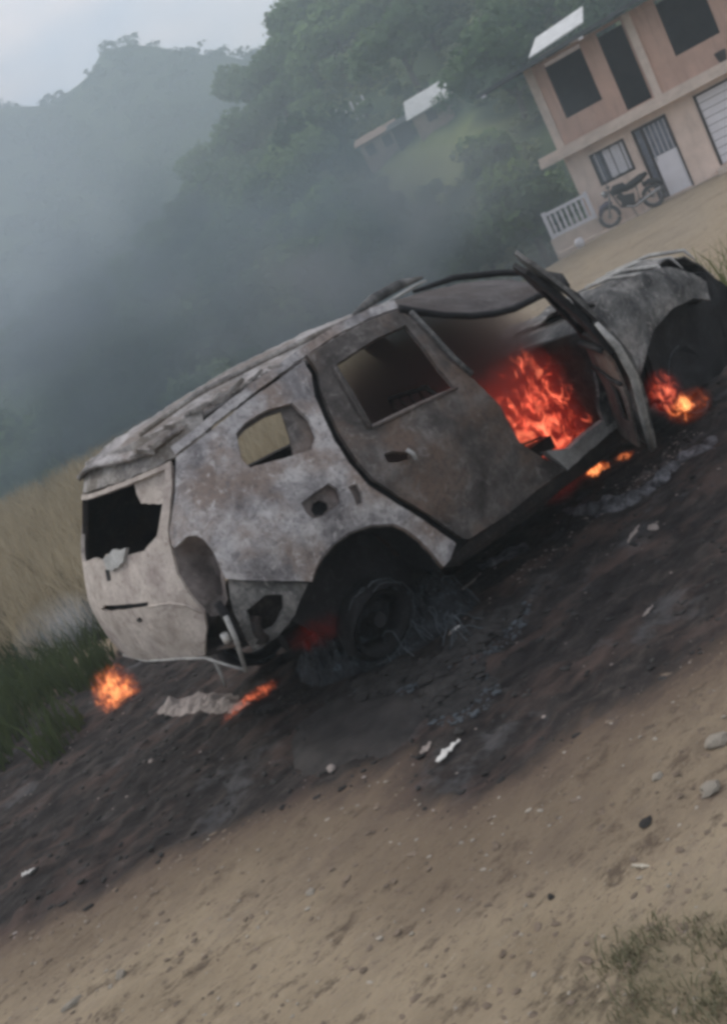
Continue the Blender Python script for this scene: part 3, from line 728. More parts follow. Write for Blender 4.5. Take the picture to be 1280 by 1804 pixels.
# hood, fender, front end
u = np.linspace(0, 1, 60); v = np.linspace(0, 1, 50); U, Vv = np.meshgrid(u, v, indexing='ij')
xr_ = 2.36+U*1.16; yy = -.80+.07*U+Vv*(1.6-.14*U)
ze = np.interp(xr_, [2.3, 2.5, 2.7, 2.95, 3.1, 3.27, 3.4, 3.52], [1.20, 1.23, 1.19, 1.215, 1.215, 1.20, 1.12, .98])
zz2 = ze*(1)-(.14*Vv)-.05*(1-sst(0, .14, Vv))+.055*fbm(xr_*5, yy*4, 4, 12)*sst(0, .2, Vv+.3)+.05*np.abs(vnoise(xr_*3.3+yy*2, yy*3, 8))-.03
ho = grid_obj('hood', np.stack([xr_, yy, zz2], -1), M['front'], car); ho.modifiers.new('thickness', 'SOLIDIFY').thickness = .012
for k in range(4):
    b = MB(); x0 = 2.75+k*.16; b.tube([(x0-.1, -.30+k*.03, 1.215), (x0, -.52, 1.215), (x0+.04, -.76, 1.16), (x0+.02, -.83, 1.07)], [.006, .015, .013, .004], 6); b.build('fender_crease', M['strip'], car, True)
f_out = S([(1044, 552), (1060, 516), (1100, 494), (1140, 476), (1172, 471), (1222, 478), (1246, 494), (1254, 528), (1219, 526), (1184, 543), (1156, 576), (1140, 614), (1132, 650), (1124, 692), (1108, 716), (1066, 752), (1050, 720), (1046, 640)])
sheet('front_fender', f_out, [], cs, M['front'], car, .03, .02, .03, .006, 50)
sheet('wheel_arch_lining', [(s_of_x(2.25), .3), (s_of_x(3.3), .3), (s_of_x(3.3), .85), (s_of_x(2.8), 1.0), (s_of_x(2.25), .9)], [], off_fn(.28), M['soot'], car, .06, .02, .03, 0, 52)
b = MB()
b.box((2.85, 0, .72), (.75, .62, .46)); b.box((2.75, -.1, .98), (.5, .34, .14)); b.box((3.2, .2, .72), (.16, .5, .4)); b.tube([(2.6, -.3, .95), (2.7, -.42, .90), (3.0, -.44, .86), (3.2, -.3, .8)], .04, 8)
b.tube([(2.5, .2, 1.02), (2.9, .25, 1.06), (3.2, .1, .95)], .035, 8); b.tube([(2.55, -.5, .55), (3.3, -.52, .5)], .05, 8); b.tube([(2.55, .5, .55), (3.3, .52, .5)], .05, 8)
b.build('engine', M['inner'], car)
b = MB(); b.tube([(3.35, -.76, .95), (3.46, -.5, .97), (3.5, 0, .96), (3.44, .5, .95), (3.33, .74, .95)], .03, 6); b.tube([(3.32, -.72, .5), (3.46, 0, .48), (3.32, .72, .5)], .05, 6)
for y in (-.72, -.3, .3, .72): b.tube([(3.38, y, .5), (3.42, y, .95)], .02, 6)
b.build('radiator_support', M['soot'], car)
sheet('front_corner_wreck', [(s_of_x(2.50), .30), (s_of_x(3.55), .30), (s_of_x(3.62), .75), (s_of_x(3.48), .96), (s_of_x(3.2), .95), (s_of_x(2.8), 1.0), (s_of_x(2.5), .85)], [], off_fn(.10), M['soot'], car, .05, .05, .05, .02, 55)
plate('radiator', [(3.36, -.35, .52), (3.36, .35, .52), (3.38, .35, .93), (3.38, -.35, .93)], M['inner'], .03, 8, 8, .02, 6)
b = MB(); b.tube([(2.5, -.8, .95), (2.7, -.74, .9), (3.1, -.76, .85), (3.42, -.70, .78), (3.45, -.68, .55)], [.03, .03, .03, .025, .02], 6); b.build('inner_wing_frame', M['soot'], car, True)
# firewall left side fender
sheet('left_front_fender', mirror([(s_of_x(2.2), .35), (s_of_x(2.2), 1.08), (s_of_x(3.0), 1.0), (s_of_x(3.45), .85), (s_of_x(3.5), .6), (s_of_x(3.2), .6), (s_of_x(3.0), .78), (s_of_x(2.75), .8), (s_of_x(2.45), .6), (s_of_x(2.4), .35)]), [], cs, M['front'], car, .07, .02, .02)
# rear inner side, wheel housing
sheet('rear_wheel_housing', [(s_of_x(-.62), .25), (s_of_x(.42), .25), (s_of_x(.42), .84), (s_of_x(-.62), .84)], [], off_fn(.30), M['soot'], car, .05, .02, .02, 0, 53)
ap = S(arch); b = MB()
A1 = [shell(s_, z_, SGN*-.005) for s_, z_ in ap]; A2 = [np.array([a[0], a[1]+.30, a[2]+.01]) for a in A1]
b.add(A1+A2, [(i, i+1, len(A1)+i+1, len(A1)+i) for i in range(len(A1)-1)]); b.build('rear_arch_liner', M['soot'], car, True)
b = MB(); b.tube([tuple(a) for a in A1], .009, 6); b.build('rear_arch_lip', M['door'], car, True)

# wheels
def wheel(x, y, zc_, tilt, spin):
    wz = empty('wheel', (x, y, zc_), (tilt, 0, 0)); wz.parent = car
    def lathe(prof, n=36, name='rim', mat=None):
        V = []; F = []
        for i in range(n):
            a = 2*math.pi*i/n
            for (r_, yy_) in prof: V.append((r_*math.cos(a), yy_, r_*math.sin(a)))
        k = len(prof)
        for i in range(n):
            for j in range(k-1): F.append((i*k+j, i*k+j+1, ((i+1) % n)*k+j+1, ((i+1) % n)*k+j))
        return obj(name, V, F, mat, wz, True)
    r1 = lathe([(.225, -.09), (.235, -.10), (.225, -.075), (.20, -.06), (.195, 0), (.20, .06), (.235, .10), (.22, .10), (.19, .05), (.185, -.04), (.205, -.075), (.225, -.09)], name='rim', mat=M['soot'])
    lathe([(.0, -.02), (.13, -.02), (.14, -.01), (.14, .01), (.0, .012)], name='brake_disc', mat=M['wheelm'])
    b = MB()
    for k in range(6):
        a = spin+k*math.pi/3; ca, sa = math.cos(a), math.sin(a)
        if k in (1, 4): continue          # two spokes have melted away
        e_ = .15 if k % 2 else .205
        b.tube([(.03*ca, .01, .03*sa), (.10*ca, .03, .10*sa+.01), (e_*ca, .02, e_*sa)], [.05, .035, .03], 6)
    b.tube([(0, .03, 0), (0, -.03, 0)], [.09, .06], 9)
    b.build('spokes', M['soot'], wz, True)
    # scorched tyre carcass
    n, k = 48, 10; P = np.zeros((n+1, k, 3))
    for i in range(n+1):
        a = 2*math.pi*i/n
        for j in range(k):
            q = 2*math.pi*j/(k-1); rr = .250+.024*math.sin(q)+.018*mn.noise((math.cos(a)*3, math.sin(a)*3, j*.6)); yv = .085*math.cos(q)+.015*mn.noise((math.cos(a)*4, math.sin(a)*4, 7+j*.5))
            P[i, j] = (rr*math.cos(a), yv, rr*math.sin(a))
    P[n] = P[0]
    grid_obj('tyre', P, M['soot'], wz)
    b = MB()
    for k in range(9):
        ph = random.uniform(0, 6); r0 = random.uniform(.24, .285); y0 = random.uniform(-.12, .06); L0 = random.uniform(1.2, 4); pts = []
        for i in range(16):
            a = ph+L0*i/15; pts.append(((r0+random.uniform(-.012, .012))*math.cos(a), y0+random.uniform(-.012, .012), (r0+random.uniform(-.012, .012))*math.sin(a)))
        b.tube(pts, .0035, 4)
    tag(b.build('tyre_wires', M['wire'], wz), kind='stuff')
    return wz
wheel(-.05, -.60, .29, R(24), .3).scale = (.80, .8, .80); wheel(-.08, .76, .305, R(-2), .9); wheel(2.82, -.68, .42, R(3), .1).scale = (.85, .8, .85); wheel(2.82, .76, .42, R(-3), .7)
b = MB(); b.tube([(-.08, -.7, .30), (-.08, .7, .30)], .04, 8); b.tube([(-.5, -.45, .42), (.4, -.5, .40)], .05, 8); b.tube([(-.5, .45, .42), (.4, .5, .40)], .05, 8); b.build('rear_axle', M['soot'], car)
b = MB(); b.tube([(2.82, -.7, .42), (2.82, .7, .42)], .04, 8); b.build('front_axle', M['soot'], car)
plate('rear_panel_inner', [(-.72, -.8, .56), (-.72, .8, .56), (-.72, .8, .68), (-.72, -.8, .68)], M['inner'], .04, 10, 6, .04, 9)

# open front door
XH, YH, TH = 1.97, -.885, R(48)
def rot_(P, t=TH):
    c, s = math.cos(t), math.sin(t); x = P[..., 0]-XH; y = P[..., 1]-YH
    return np.stack([XH+x*c-y*s, YH+x*s+y*c, P[..., 2]], -1)
def dfn(d): return lambda s, z, off: rot_(shell(s, z, SGN*(np.asarray(off)-d)))
dl = 1.93
D = [(1.30, .40), (1.12, .62), (1.0, .85), (.94, 1.05), (.925, 1.2), (.92, 1.40), (.95, 1.60), (1.06, 1.67), (1.30, 1.62), (1.52, 1.50), (1.70, 1.34), (1.86, 1.14), (1.92, 1.05), (1.92, .42), (1.85, .38)]
Dw = [(1.06, 1.12), (1.06, 1.35), (1.10, 1.48), (1.20, 1.50), (1.34, 1.44), (1.56, 1.28), (1.76, 1.12)]
sheet_glass = None
od = sheet('open_front_door', [(s_of_x(a), z) for a, z in D], [[(s_of_x(a), z) for a, z in Dw]], dfn(0), M['front'], car, .035, .02, .008, .002, 60)
sheet('door_inner_panel', [(s_of_x(a), z) for a, z in [(1.30, .44), (1.14, .66), (1.05, .85), (1.0, 1.06), (1.88, 1.02), (1.88, .46), (1.80, .42)]], [[(s_of_x(a), z) for a, z in [(1.25, .60), (1.25, .78), (1.5, .80), (1.5, .58)]]], dfn(.075), M['door'], od, .04, .015, .015, .004, 61)
sheet('door_frame_inner', [(s_of_x(a), z) for a, z in [(.98, 1.03), (.955, 1.2), (.955, 1.40), (.99, 1.58), (1.10, 1.64), (1.30, 1.59), (1.52, 1.46), (1.70, 1.31), (1.88, 1.05)]], [[(s_of_x(a), z) for a, z in [(1.12, 1.10), (1.12, 1.35), (1.16, 1.47), (1.34, 1.44), (1.54, 1.30), (1.72, 1.10)]]], dfn(.045), M['soot'], od, .035, .025, .01, .003, 62)
sheet('sooted_window', [(s_of_x(a), z) for a, z in [(1.03, 1.08), (1.03, 1.36), (1.08, 1.51), (1.20, 1.53), (1.36, 1.47), (1.58, 1.30), (1.80, 1.08)]], [], dfn(.03), M['soot'], od, .04, .008, .01, .008, 63)
b = MB(); b.tube([tuple(dfn(.03)(s_of_x(a), z, 0.0)) for a, z in [(1.29, .41), (1.11, .63), (.985, .86), (.925, 1.05), (.92, 1.2)]], [.018, .022, .022, .02, .012], 6); b.build('door_rear_edge', M['strip'], od, True)
b = MB(); b.tube([tuple(dfn(.09)(s_of_x(a), z, 0.0)) for a, z in [(1.02, 1.07), (1.3, 1.06), (1.6, 1.05), (1.86, 1.04)]], [.02]*4, 6); b.build('door_waist_rail', M['soot'], od, True)
b = MB(); b.tube([tuple(dfn(.10)(s_of_x(a), z, 0.0)) for a, z in [(1.02, .85), (1.3, .84), (1.6, .86), (1.86, .86)]], [.012]*4, 6); b.build('door_cross_rib', M['soot'], od, True)

# ------------------------------------------------------------------ pink two-storey house
HZ = -.03
house = empty('two_storey_house', (10.9, 27.52, HZ), (0, 0, R(-25)), 'two storey house with terracotta upper walls, peach ground floor and dark tin eaves', 'house')
def wall_fn(v): return lambda a, b, off: np.stack([a, v-np.asarray(off)+0*a, b], -1)
def rect(u0, u1, z0, z1): return [(u0, z0), (u1, z0), (u1, z1), (u0, z1)]
UR = 7.5
sheet('upper_wall', rect(-1.88, UR, 2.52, 4.72), [rect(-1.38, -.36, 3.12, 4.66), rect(.10, .77, 2.56, 4.66), rect(1.66, 2.80, 3.18, 4.66), rect(3.9, 5.0, 3.18, 4.66)], wall_fn(0), M['upper_wall'], house, .25, .2, 0, 0, 0, False)
sheet('lower_wall', rect(-1.86, UR, -.4, 2.34), [rect(-1.24, -.27, 1.12, 1.99), rect(-.02, .90, .07, 2.05), rect(1.66, 4.3, .22, 2.11)], wall_fn(0), M['lower_wall'], house, .25, .2, 0, 0, 0, False)
b = MB(); b.box((-1.78, 3.6, 1.0), (.16, 6.6, 2.68)); b.build('side_wall', M['lower_wall'], house)
b = MB(); b.box((-1.80, 3.6, 3.62), (.16, 6.6, 2.2)); b.build('upper_side_wall', M['upper_wall'], house)
b = MB(); b.box((UR-.1, 3.6, 2.2), (.16, 6.6, 5)); b.box((2.8, 6.98, 2.2), (9.0, .16, 5)); b.build('rear_wall', M['upper_wall'], house)
b = MB(); b.box((2.53, 3.15, 2.43), (9.94, 7.0, .17)); b.build('floor_slab', M['cream'], house)
b = MB(); b.box((2.53, -.40, 2.31), (9.96, .10, .16)); b.build('slab_edge_beam', M['cream'], house)
b = MB(); b.box((.93, -.05, 3.62), (.20, .14, 2.2)); b.build('pilaster', M['cream'], house)
b = MB(); b.box((-1.80, -.03, 3.62), (.22, .10, 2.2)); b.build('corner_pillar', M['cream'], house)
b = MB(); b.box((2.8, 1.9, 3.6), (9, .1, 2.2)); b.build('inner_partition', M['frame'], house)
b = MB(); b.box((2.8, 1.5, 1.0), (9, .1, 2.6)); b.build('ground_partition', M['frame'], house)
# window with white bars
fr = MB()
for (u0, u1, z0, z1) in [(-1.24, -.27, 1.12, 1.99)]:
    fr.box((u0+.03, .02, (z0+z1)/2), (.06, .07, z1-z0)); fr.box((u1-.03, .02, (z0+z1)/2), (.06, .07, z1-z0)); fr.box(((u0+u1)/2, .021, z1-.03), (u1-u0-.12, .07, .06)); fr.box(((u0+u1)/2, .021, z0+.03), (u1-u0-.12, .07, .06))
wn = fr.build('window', M['frame'], house)
b = MB(); b.box((-.62, .04, 1.56), (.56, .02, .74)); b.build('pane', M['white'], wn)
b = MB(); b.box((-1.05, .045, 1.56), (.24, .02, .74)); b.build('pane', M['glassdull'], wn)
for k in range(6):
    b = MB(); b.tube([(-1.10+k*.135, -.02, 1.16), (-1.10+k*.135, -.02, 1.96)], .013, 5); b.build('bar', M['frame' if k % 2 else 'white'], wn)
# door with barred upper half and white lower half
b = MB()
b.box((.0, -.0, 1.06), (.06, .08, 1.98)); b.box((.88, 0, 1.06), (.05, .08, 1.98)); b.box((.44, .001, 2.02), (.82, .08, .06)); b.box((.22, 0, 1.04), (.05, .07, 1.9))
dr = b.build('door', M['frame'], house)
b = MB(); b.box((.555, .01, .62), (.60, .03, 1.08)); b.build('lower_panel', M['white'], dr)
b = MB(); b.box((.555, .03, 1.57), (.60, .02, .80)); b.build('upper_pane', M['glassdull'], dr)
b = MB(); b.box((.115, .03, 1.06), (.15, .02, 1.9)); b.build('side_pane', M['glassdull'], dr)
for k in range(5):
    b = MB(); b.tube([(.30+k*.125, -.02, 1.18), (.30+k*.125, -.02, 1.97)], .010, 5); b.build('bar', M['white'], dr)
b = MB(); b.tube([(.30, -.04, 1.05), (.30, -.05, 1.15)], .012, 5); b.build('handle', M['chrome'], dr)
# garage shutter
b = MB(); 
for k in range(9): b.box((3.0, .05, .33+k*.205), (2.54, .04, .19))
gs = b.build('garage_door', M['white'], house)
b = MB(); b.box((1.69, 0, 1.16), (.06, .07, 1.88)); b.box((3.0, .001, 2.08), (2.56, .07, .05)); b.box((4.27, 0, 1.16), (.06, .07, 1.88)); b.build('garage_frame', M['frame'], house)
b = MB(); b.box((3.0, -.3, .10), (2.9, .62, .16)); b.build('doorstep', M['cream'], house)
# roof
u, v = np.meshgrid(np.linspace(-3.12, UR+.6, 260), np.linspace(-.95, 7.4, 12), indexing='ij')
z = 4.70+.022*(u+3.1)+.10*(v+.95)+.018*np.sin(u*2*math.pi/.18)
rf = grid_obj('roof', np.stack([u, v, z], -1), M['zinc'], house); rf.modifiers.new('thickness', 'SOLIDIFY').thickness = .03
for k in range(12):
    uu = -2.95+k*.92; b = MB(); b.box((uu, 2.9, 4.63+.022*(uu+3.1)+.10*3.8), (.07, 7.6, .10), Matrix.Rotation(math.atan(.10), 3, 'X')); b.build('rafter', M['frame'], house)
for uu in (-2.95, -.19, 2.57):
    b = MB(); b.box((uu, -.93, 4.60+.022*(uu+3.1)), (.12, .05, .10)); b.build('rafter_end_cap', M['white'], house)
b = MB(); b.box((2.2, -.96, 4.66+.022*5.3), (10.7, .03, .10), Matrix.Rotation(-math.atan(.022), 3, 'Y')); b.build('fascia', M['zinc'], house)
# white balustrade to the left
bal = empty('white_balustrade', tuple(house.matrix_basis @ Vector((-2.3, -.35, 0))), (0, 0, R(-25)), 'low white concrete balustrade left of the peach ground floor', 'balustrade')
b = MB(); b.box((0, 0, 1.12), (1.3, .12, .09)); b.build('top_rail', M['white'], bal)
b = MB(); b.box((0, 0, .50), (1.3, .12, .10)); b.build('bottom_rail', M['white'], bal)
b = MB(); b.box((-.60, 0, .6), (.10, .14, 1.2)); b.build('post', M['white'], bal); b = MB(); b.box((.62, 0, .6), (.10, .14, 1.2)); b.build('post', M['white'], bal)
for k in range(7):
    b = MB(); x = -.46+k*.155; b.tube([(x, 0, .55), (x, 0, .68), (x, 0, .82), (x, 0, .96), (x, 0, 1.08)], [.03, .045, .028, .045, .03], 8); b.build('baluster', M['white'], bal, True)
b = MB(); b.box((0, .02, .10), (1.4, .2, .68)); b.build('base_wall', M['cream'], bal)

b = MB(); b.tube([(0, 0, 0), (0, 0, .12), (0, 0, .24), (0, 0, .26)], [.09, .12, .15, .13], 9); o = b.build('plant_pot', M['frame'], None, True); o.matrix_world = Matrix.Translation((10.9, 27.52, HZ)) @ Matrix.Rotation(R(-25), 4, 'Z') @ Matrix.Translation((2.62, -.28, 2.52)); tag(o, 'dark pot standing on the slab edge under the right upper window', 'pot')
# motorcycle
hw = Matrix.Translation((10.9, 27.52, HZ)) @ Matrix.Rotation(R(-25), 4, 'Z')
mo = empty('motorcycle', tuple(hw @ Vector((-.68, -.75, .03))), (0, 0, R(-25)), 'black motorcycle parked in front of the peach house window', 'motorcycle')
def mwheel(x):
    wz = empty('wheel', (x, 0, .30)); wz.parent = mo
    b = MB(); b.tube([(.26*math.cos(a), 0, .26*math.sin(a)) for a in np.linspace(0, 6.2832, 25)], .045, 7, False); b.build('tyre', M['rubber'], wz, True)
    b = MB(); b.tube([(.205*math.cos(a), 0, .205*math.sin(a)) for a in np.linspace(0, 6.2832, 25)], .014, 6, False)
    for k in range(12):
        a = k*math.pi/6; b.tube([(.03*math.cos(a), .02, .03*math.sin(a)), (.2*math.cos(a), 0, .2*math.sin(a))], .005, 4)
    b.tube([(0, -.06, 0), (0, .06, 0)], .045, 8); b.build('rim', M['chrome'], wz)
mwheel(-.60); mwheel(.60)
b = MB(); b.tube([(-.60, .09, .30), (-.44, .07, .72), (-.36, .05, .98)], [.025, .028, .02], 6); b.tube([(-.60, -.09, .30), (-.44, -.07, .72), (-.36, -.05, .98)], [.025, .028, .02], 6); b.build('front_fork', M['chrome'], mo, True)
b = MB(); b.tube([(-.82, 0, .42), (-.70, 0, .60), (-.55, 0, .63), (-.42, 0, .58)], [.05, .08, .08, .05], 8); b.build('front_mudguard', M['purple'], mo, True)
b = MB(); b.tube([(-.38, -.34, 1.02), (-.34, -.2, 1.0), (-.36, 0, .97), (-.34, .2, 1.0), (-.38, .34, 1.02)], .016, 6); b.build('handlebar', M['black'], mo, True)
b = MB(); b.tube([(-.36, -.26, 1.0), (-.34, -.30, 1.14)], .008, 5); b.box((-.33, -.31, 1.17), (.02, .11, .07)); b.build('mirror', M['black'], mo)
b = MB(); b.tube([(-.56, 0, .86), (-.50, 0, .88), (-.42, 0, .88)], [.085, .10, .05], 12); b.build('headlight', M['chrome'], mo, True)
b = MB(); b.tube([(-.34, 0, .80), (-.22, 0, .86), (-.02, 0, .84), (.08, 0, .74)], [.07, .14, .13, .06], 10); b.build('tank', M['black'], mo, True)
b = MB(); b.tube([(.02, 0, .78), (.22, 0, .80), (.48, 0, .86), (.66, 0, .90)], [.09, .11, .10, .05], 10); b.build('seat', M['black'], mo, True)
b = MB(); b.box((-.02, 0, .48), (.34, .24, .30), Matrix.Rotation(.25, 3, 'Y')); b.tube([(-.12, 0, .56), (-.2, 0, .72)], .09, 8); b.tube([(.0, -.14, .42), (.0, .14, .42)], .12, 10); b.build('engine', M['black'], mo)
b = MB(); b.tube([(-.36, 0, .9), (-.25, 0, .4), (.0, 0, .28), (.25, 0, .36), (.3, 0, .75)], .022, 6); b.tube([(.25, .1, .36), (.6, .1, .30)], .022, 6); b.tube([(.25, -.1, .36), (.6, -.1, .30)], .022, 6); b.tube([(.55, .1, .4), (.45, .1, .8)], .025, 6); b.build('frame', M['black'], mo)
b = MB(); b.tube([(-.1, -.14, .36), (.1, -.16, .26), (.45, -.17, .34), (.85, -.18, .42)], [.02, .025, .045, .04], 8); b.build('exhaust', M['chrome'], mo, True)
b = MB(); b.tube([(.45, 0, .66), (.62, 0, .68), (.82, 0, .60), (.92, 0, .46)], [.05, .07, .07, .04], 8); b.build('rear_mudguard', M['black'], mo, True)
b = MB(); b.tube([(.02, -.12, .28), (.08, -.30, -.02)], .012, 5); b.build('side_stand', M['black'], mo)

# kerb-like stone base and a pale thing beside it
b = MB(); b.box((0, 0, .04), (2.6, .5, .22)); o = b.build('concrete_step', M['cream']); o.location = hw @ Vector((-1.6, -.55, -.10)); o.rotation_euler = (0, 0, R(-25)); tag(o, 'low grey concrete step under the balustrade and motorcycle', 'step')
p = on_ground(1022, 432)
b = MB(); b.tube([(0, 0, 0), (0, 0, .12), (0, 0, .22), (0, 0, .25)], [.10, .13, .11, .04], 9); o = b.build('bucket', M['white'], None, True); o.location = p; tag(o, 'small white bucket on the ground left of the motorcycle', 'bucket')

# ------------------------------------------------------------------ huts on the hillside
def hut(px, py, wd, dp, hh, rotz, label, wallm, roofm, slope=.25, zf=z_near, r1=118, r0=36, win=2):
    p = hit_hill(px, py, zf, r0, r1)
    e = empty('hillside_house', p, (0, 0, R(rotz)), label, 'house')
    b = MB(); b.box((0, 0, hh/2-.4), (wd, dp, hh+.8)); wl = b.build('wall', wallm, e)
    V = [(-wd/2-.3, -dp/2-.4, hh+.02), (wd/2+.3, -dp/2-.4, hh+.02), (wd/2+.3, 0, hh+slope*dp), (-wd/2-.3, 0, hh+slope*dp), (-wd/2-.3, dp/2+.4, hh+.02), (wd/2+.3, dp/2+.4, hh+.02)]
    o = obj('roof', V, [(0, 1, 2, 3), (3, 2, 5, 4)], roofm, e); o.modifiers.new('t', 'SOLIDIFY').thickness = .06
    for k in range(win):
        b = MB(); b.box((-wd/2+(k+.5)*wd/win, -dp/2-.02, hh*.55), (.7, .06, .8)); b.build('window', M['frame'], e)
    return e
hut(772, 214, 2.7, 2.2, .9, -25, 'small hut with a bright pale tin roof above the grass clearing', M['brick'], M['palezinc'], .62, win=1)
hut(680, 272, 2.8, 2.2, 1.3, -18, 'brown walled hut with rusty roof at the upper left of the clearing', M['brick'], M['brick'], .3)
hut(728, 236, 2.4, 1.8, .9, -20, 'dark low shed between the brown hut and the pale roofed hut', M['frame'], M['zinc'], .3)
hut(604, 106, 1.2, 1.2, .6, -10, 'tiny white hut high on the wooded hillside', M['white'], M['palezinc'], .4, win=1)
# neighbour roof behind the house
nb = empty('neighbour_shed', (15.6, 41.5, 3.2), (0, 0, R(-22)), 'pale tin roofed shed rising behind the dark eave of the pink house', 'shed')
V = [(-1.6, -1.0, 3.15), (.7, -1.0, 3.3), (.9, 1.5, 4.1), (-1.2, 1.5, 3.95)]
o = obj('roof', V, [(0, 1, 2, 3)], M['palezinc'], nb); o.modifiers.new('t', 'SOLIDIFY').thickness = .05
b = MB(); b.box((-.3, .3, .9), (1.9, 2.0, 4.3)); b.build('wall', M['brick'], nb)
# white posts left of the brown hut
for k, (x, y) in enumerate([(590, 205), (604, 216), (617, 208), (630, 203), (640, 200), (650, 192)]):
    p = hit_hill(x, y+6); b = MB(); b.tube([(0, 0, -.3), (0, 0, .5), (.03, 0, 1.2+.3*(k % 2))], .085, 6); o = b.build('fence_post', M['white']); o.location = p
    tag(o, 'white post in the row standing left of the brown hut on the hillside', 'post', 'white posts on the hillside')

# ------------------------------------------------------------------ grass
def blades(name, pts, h0, h1, wd, mat, lean=.35, seed=0, segs=True):
    rg = np.random.default_rng(seed); n = len(pts); P = np.asarray(pts)
    a = rg.uniform(0, 6.283, n); h = rg.uniform(h0, h1, n); dx, dy = np.cos(a), np.sin(a)
    la = rg.uniform(0, 6.283, n); ll = h*lean*rg.uniform(.1, 1, n); lx, ly = np.cos(la)*ll, np.sin(la)*ll
    w_ = wd*rg.uniform(.5, 1.2, n)
    B0 = P+np.stack([dx*w_, dy*w_, -.02+0*h], -1); B1 = P-np.stack([dx*w_, dy*w_, .02+0*h], -1)
    Mm = P+np.stack([lx*.35, ly*.35, h*.6], -1); M0 = Mm+np.stack([dx*w_, dy*w_, 0*h], -1)*.7; M1 = Mm-np.stack([dx*w_, dy*w_, 0*h], -1)*.7
    T = P+np.stack([lx, ly, h], -1)
    V = np.concatenate([np.stack([B0, B1, M1], 1), np.stack([B0, M1, M0], 1), np.stack([M0, M1, T], 1)])
    return soup(name, V, mat)
def scatter(n, x0, x1, y0, y1, cond, seed):
    rg = np.random.default_rng(seed); x = rg.uniform(x0, x1, n); y = rg.uniform(y0, y1, n); ok = cond(x, y); x, y = x[ok], y[ok]
    return np.stack([x, y, zg(x, y)], -1)
pts = scatter(60000, -13, 3, 9.6, 24, lambda x, y: (x < np.where(y > 12.5, 1.6, -1.4)+.5*vnoise(x, y, 2)) & (vnoise(x*1.3, y*1.3, 6)+vnoise(x*.5, y*.5, 66) > -.75), 1)
tag(blades('dry_grass', pts, .30, .85, .014, M['drygrass'], .5, 1), 'tall dry yellowish grass on the verge left of the burning car', 'grass', kind='stuff')
pts = scatter(26000, -9, -1.2, 6.2, 12.5, lambda x, y: (x < -2.7+.25*(y-9)*(y > 9)+.4*vnoise(x*2, y*2, 2)), 2)
tag(blades('dark_grass', pts, .08, .38, .012, M['darkgrass'], .7, 2), 'dark green grass at the road edge behind the car', 'grass', kind='stuff')
pts = scatter(9000, 2, 9, 7, 22, lambda x, y: (np.hypot((x-4.75)/.95, (y-9.7)/1.3) < 1+.25*vnoise(x*3, y*3, 2)), 3)
tag(blades('green_grass', pts, .25, .70, .011, M['greengrass'], .6, 3), 'clump of light green grass beside the front of the car', 'grass', kind='stuff')
pts = scatter(2200, .4, 1.2, .4, 1.2, lambda x, y: x > -99, 4)
# weeds in the lower right foreground
wp = []
rg = np.random.default_rng(11)
for (x, y, n, rad) in [(1105, 1690, 230, .07), (1150, 1640, 70, .05), (1190, 1755, 110, .09), (1262, 1660, 80, .07), (1258, 1770, 190, .08), (1110, 1770, 90, .06), (1215, 1640, 40, .05)]:
    c = gp(x, y); q = rg.normal(size=(n, 2))*rad*.6; wp.append(np.stack([c.x+q[:, 0], c.y+q[:, 1], zg(c.x+q[:, 0], c.y+q[:, 1])], -1))
tag(blades('sparse_weeds', np.concatenate(wp), .010, .045, .0028, M['weed'], 1.6, 5), 'sparse dusty weeds in the lower right corner of the dirt road', 'weeds', kind='stuff')

# ------------------------------------------------------------------ stones, debris
def rock_mesh(seed, sub=2, flat_=.6, ang=.5):
    import bmesh
    bm = bmesh.new(); bmesh.ops.create_icosphere(bm, subdivisions=sub, radius=1)
    for v in bm.verts:
        n = mn.noise(v.co*1.1+Vector((seed, 0, 0)))*ang+mn.noise(v.co*2.7+Vector((0, seed, 0)))*ang*.4
        v.co = v.co*(1+n); v.co.z *= flat_
    me = bpy.data.meshes.new('rock'); bm.to_mesh(me); bm.free(); return me
def rock(px, py, size, label, mat, seed, name='stone', cat='stone', flat_=.6, group=None, sx=1.3, rot=None):
    me = rock_mesh(seed, 2, flat_); me.materials.append(mat)
    o = bpy.data.objects.new(name, me); C.objects.link(o); o.location = on_ground(px, py, size*.25)
    o.scale = (size*sx, size, size); o.rotation_euler = (0, 0, rot if rot is not None else random.uniform(0, 6)); return tag(o, label, cat, group)
rock(215, 1722, .022, 'pale angular stone with a dark shadow side in the lower left foreground', M['stone'], 1, flat_=.9)
rock(545, 1572, .017, 'flat tan stone on the dirt in the lower middle', M['stone'], 2)
rock(586, 1360, .022, 'pale green grey stone at the edge of the burnt soil', M['ashpile'], 3)
rock(1262, 1305, .035, 'large tan stone at the right edge of the photo, upper one', M['stone'], 4)
rock(1250, 1388, .030, 'tan stone at the right edge just below the larger one', M['stone'], 5)
rock(1158, 1368, .018, 'small pale stone left of the two right edge stones', M['stone'], 6)
rock(130, 1770, .016, 'long pale stone sliver at the bottom left', M['stone'], 7, sx=2.6, rot=R(35))
rock(800, 1122, .020, 'small grey lump on the burnt soil right of the rear wheel', M['ashpile'], 8)
rock(1150, 935, .028, 'pale lump on the charred ground below the front door', M['ashpile'], 9)
rock(270, 1348, .018, 'small ash grey lump on the black soil under the rear bumper', M['ashpile'], 10)
rock(1135, 1445, .02, 'dark clod on the tan soil at right', M['charstone'], 11, flat_=.3)
rock(968, 1578, .010, 'single small dark clod in the middle of the tan soil', M['charstone'], 12)
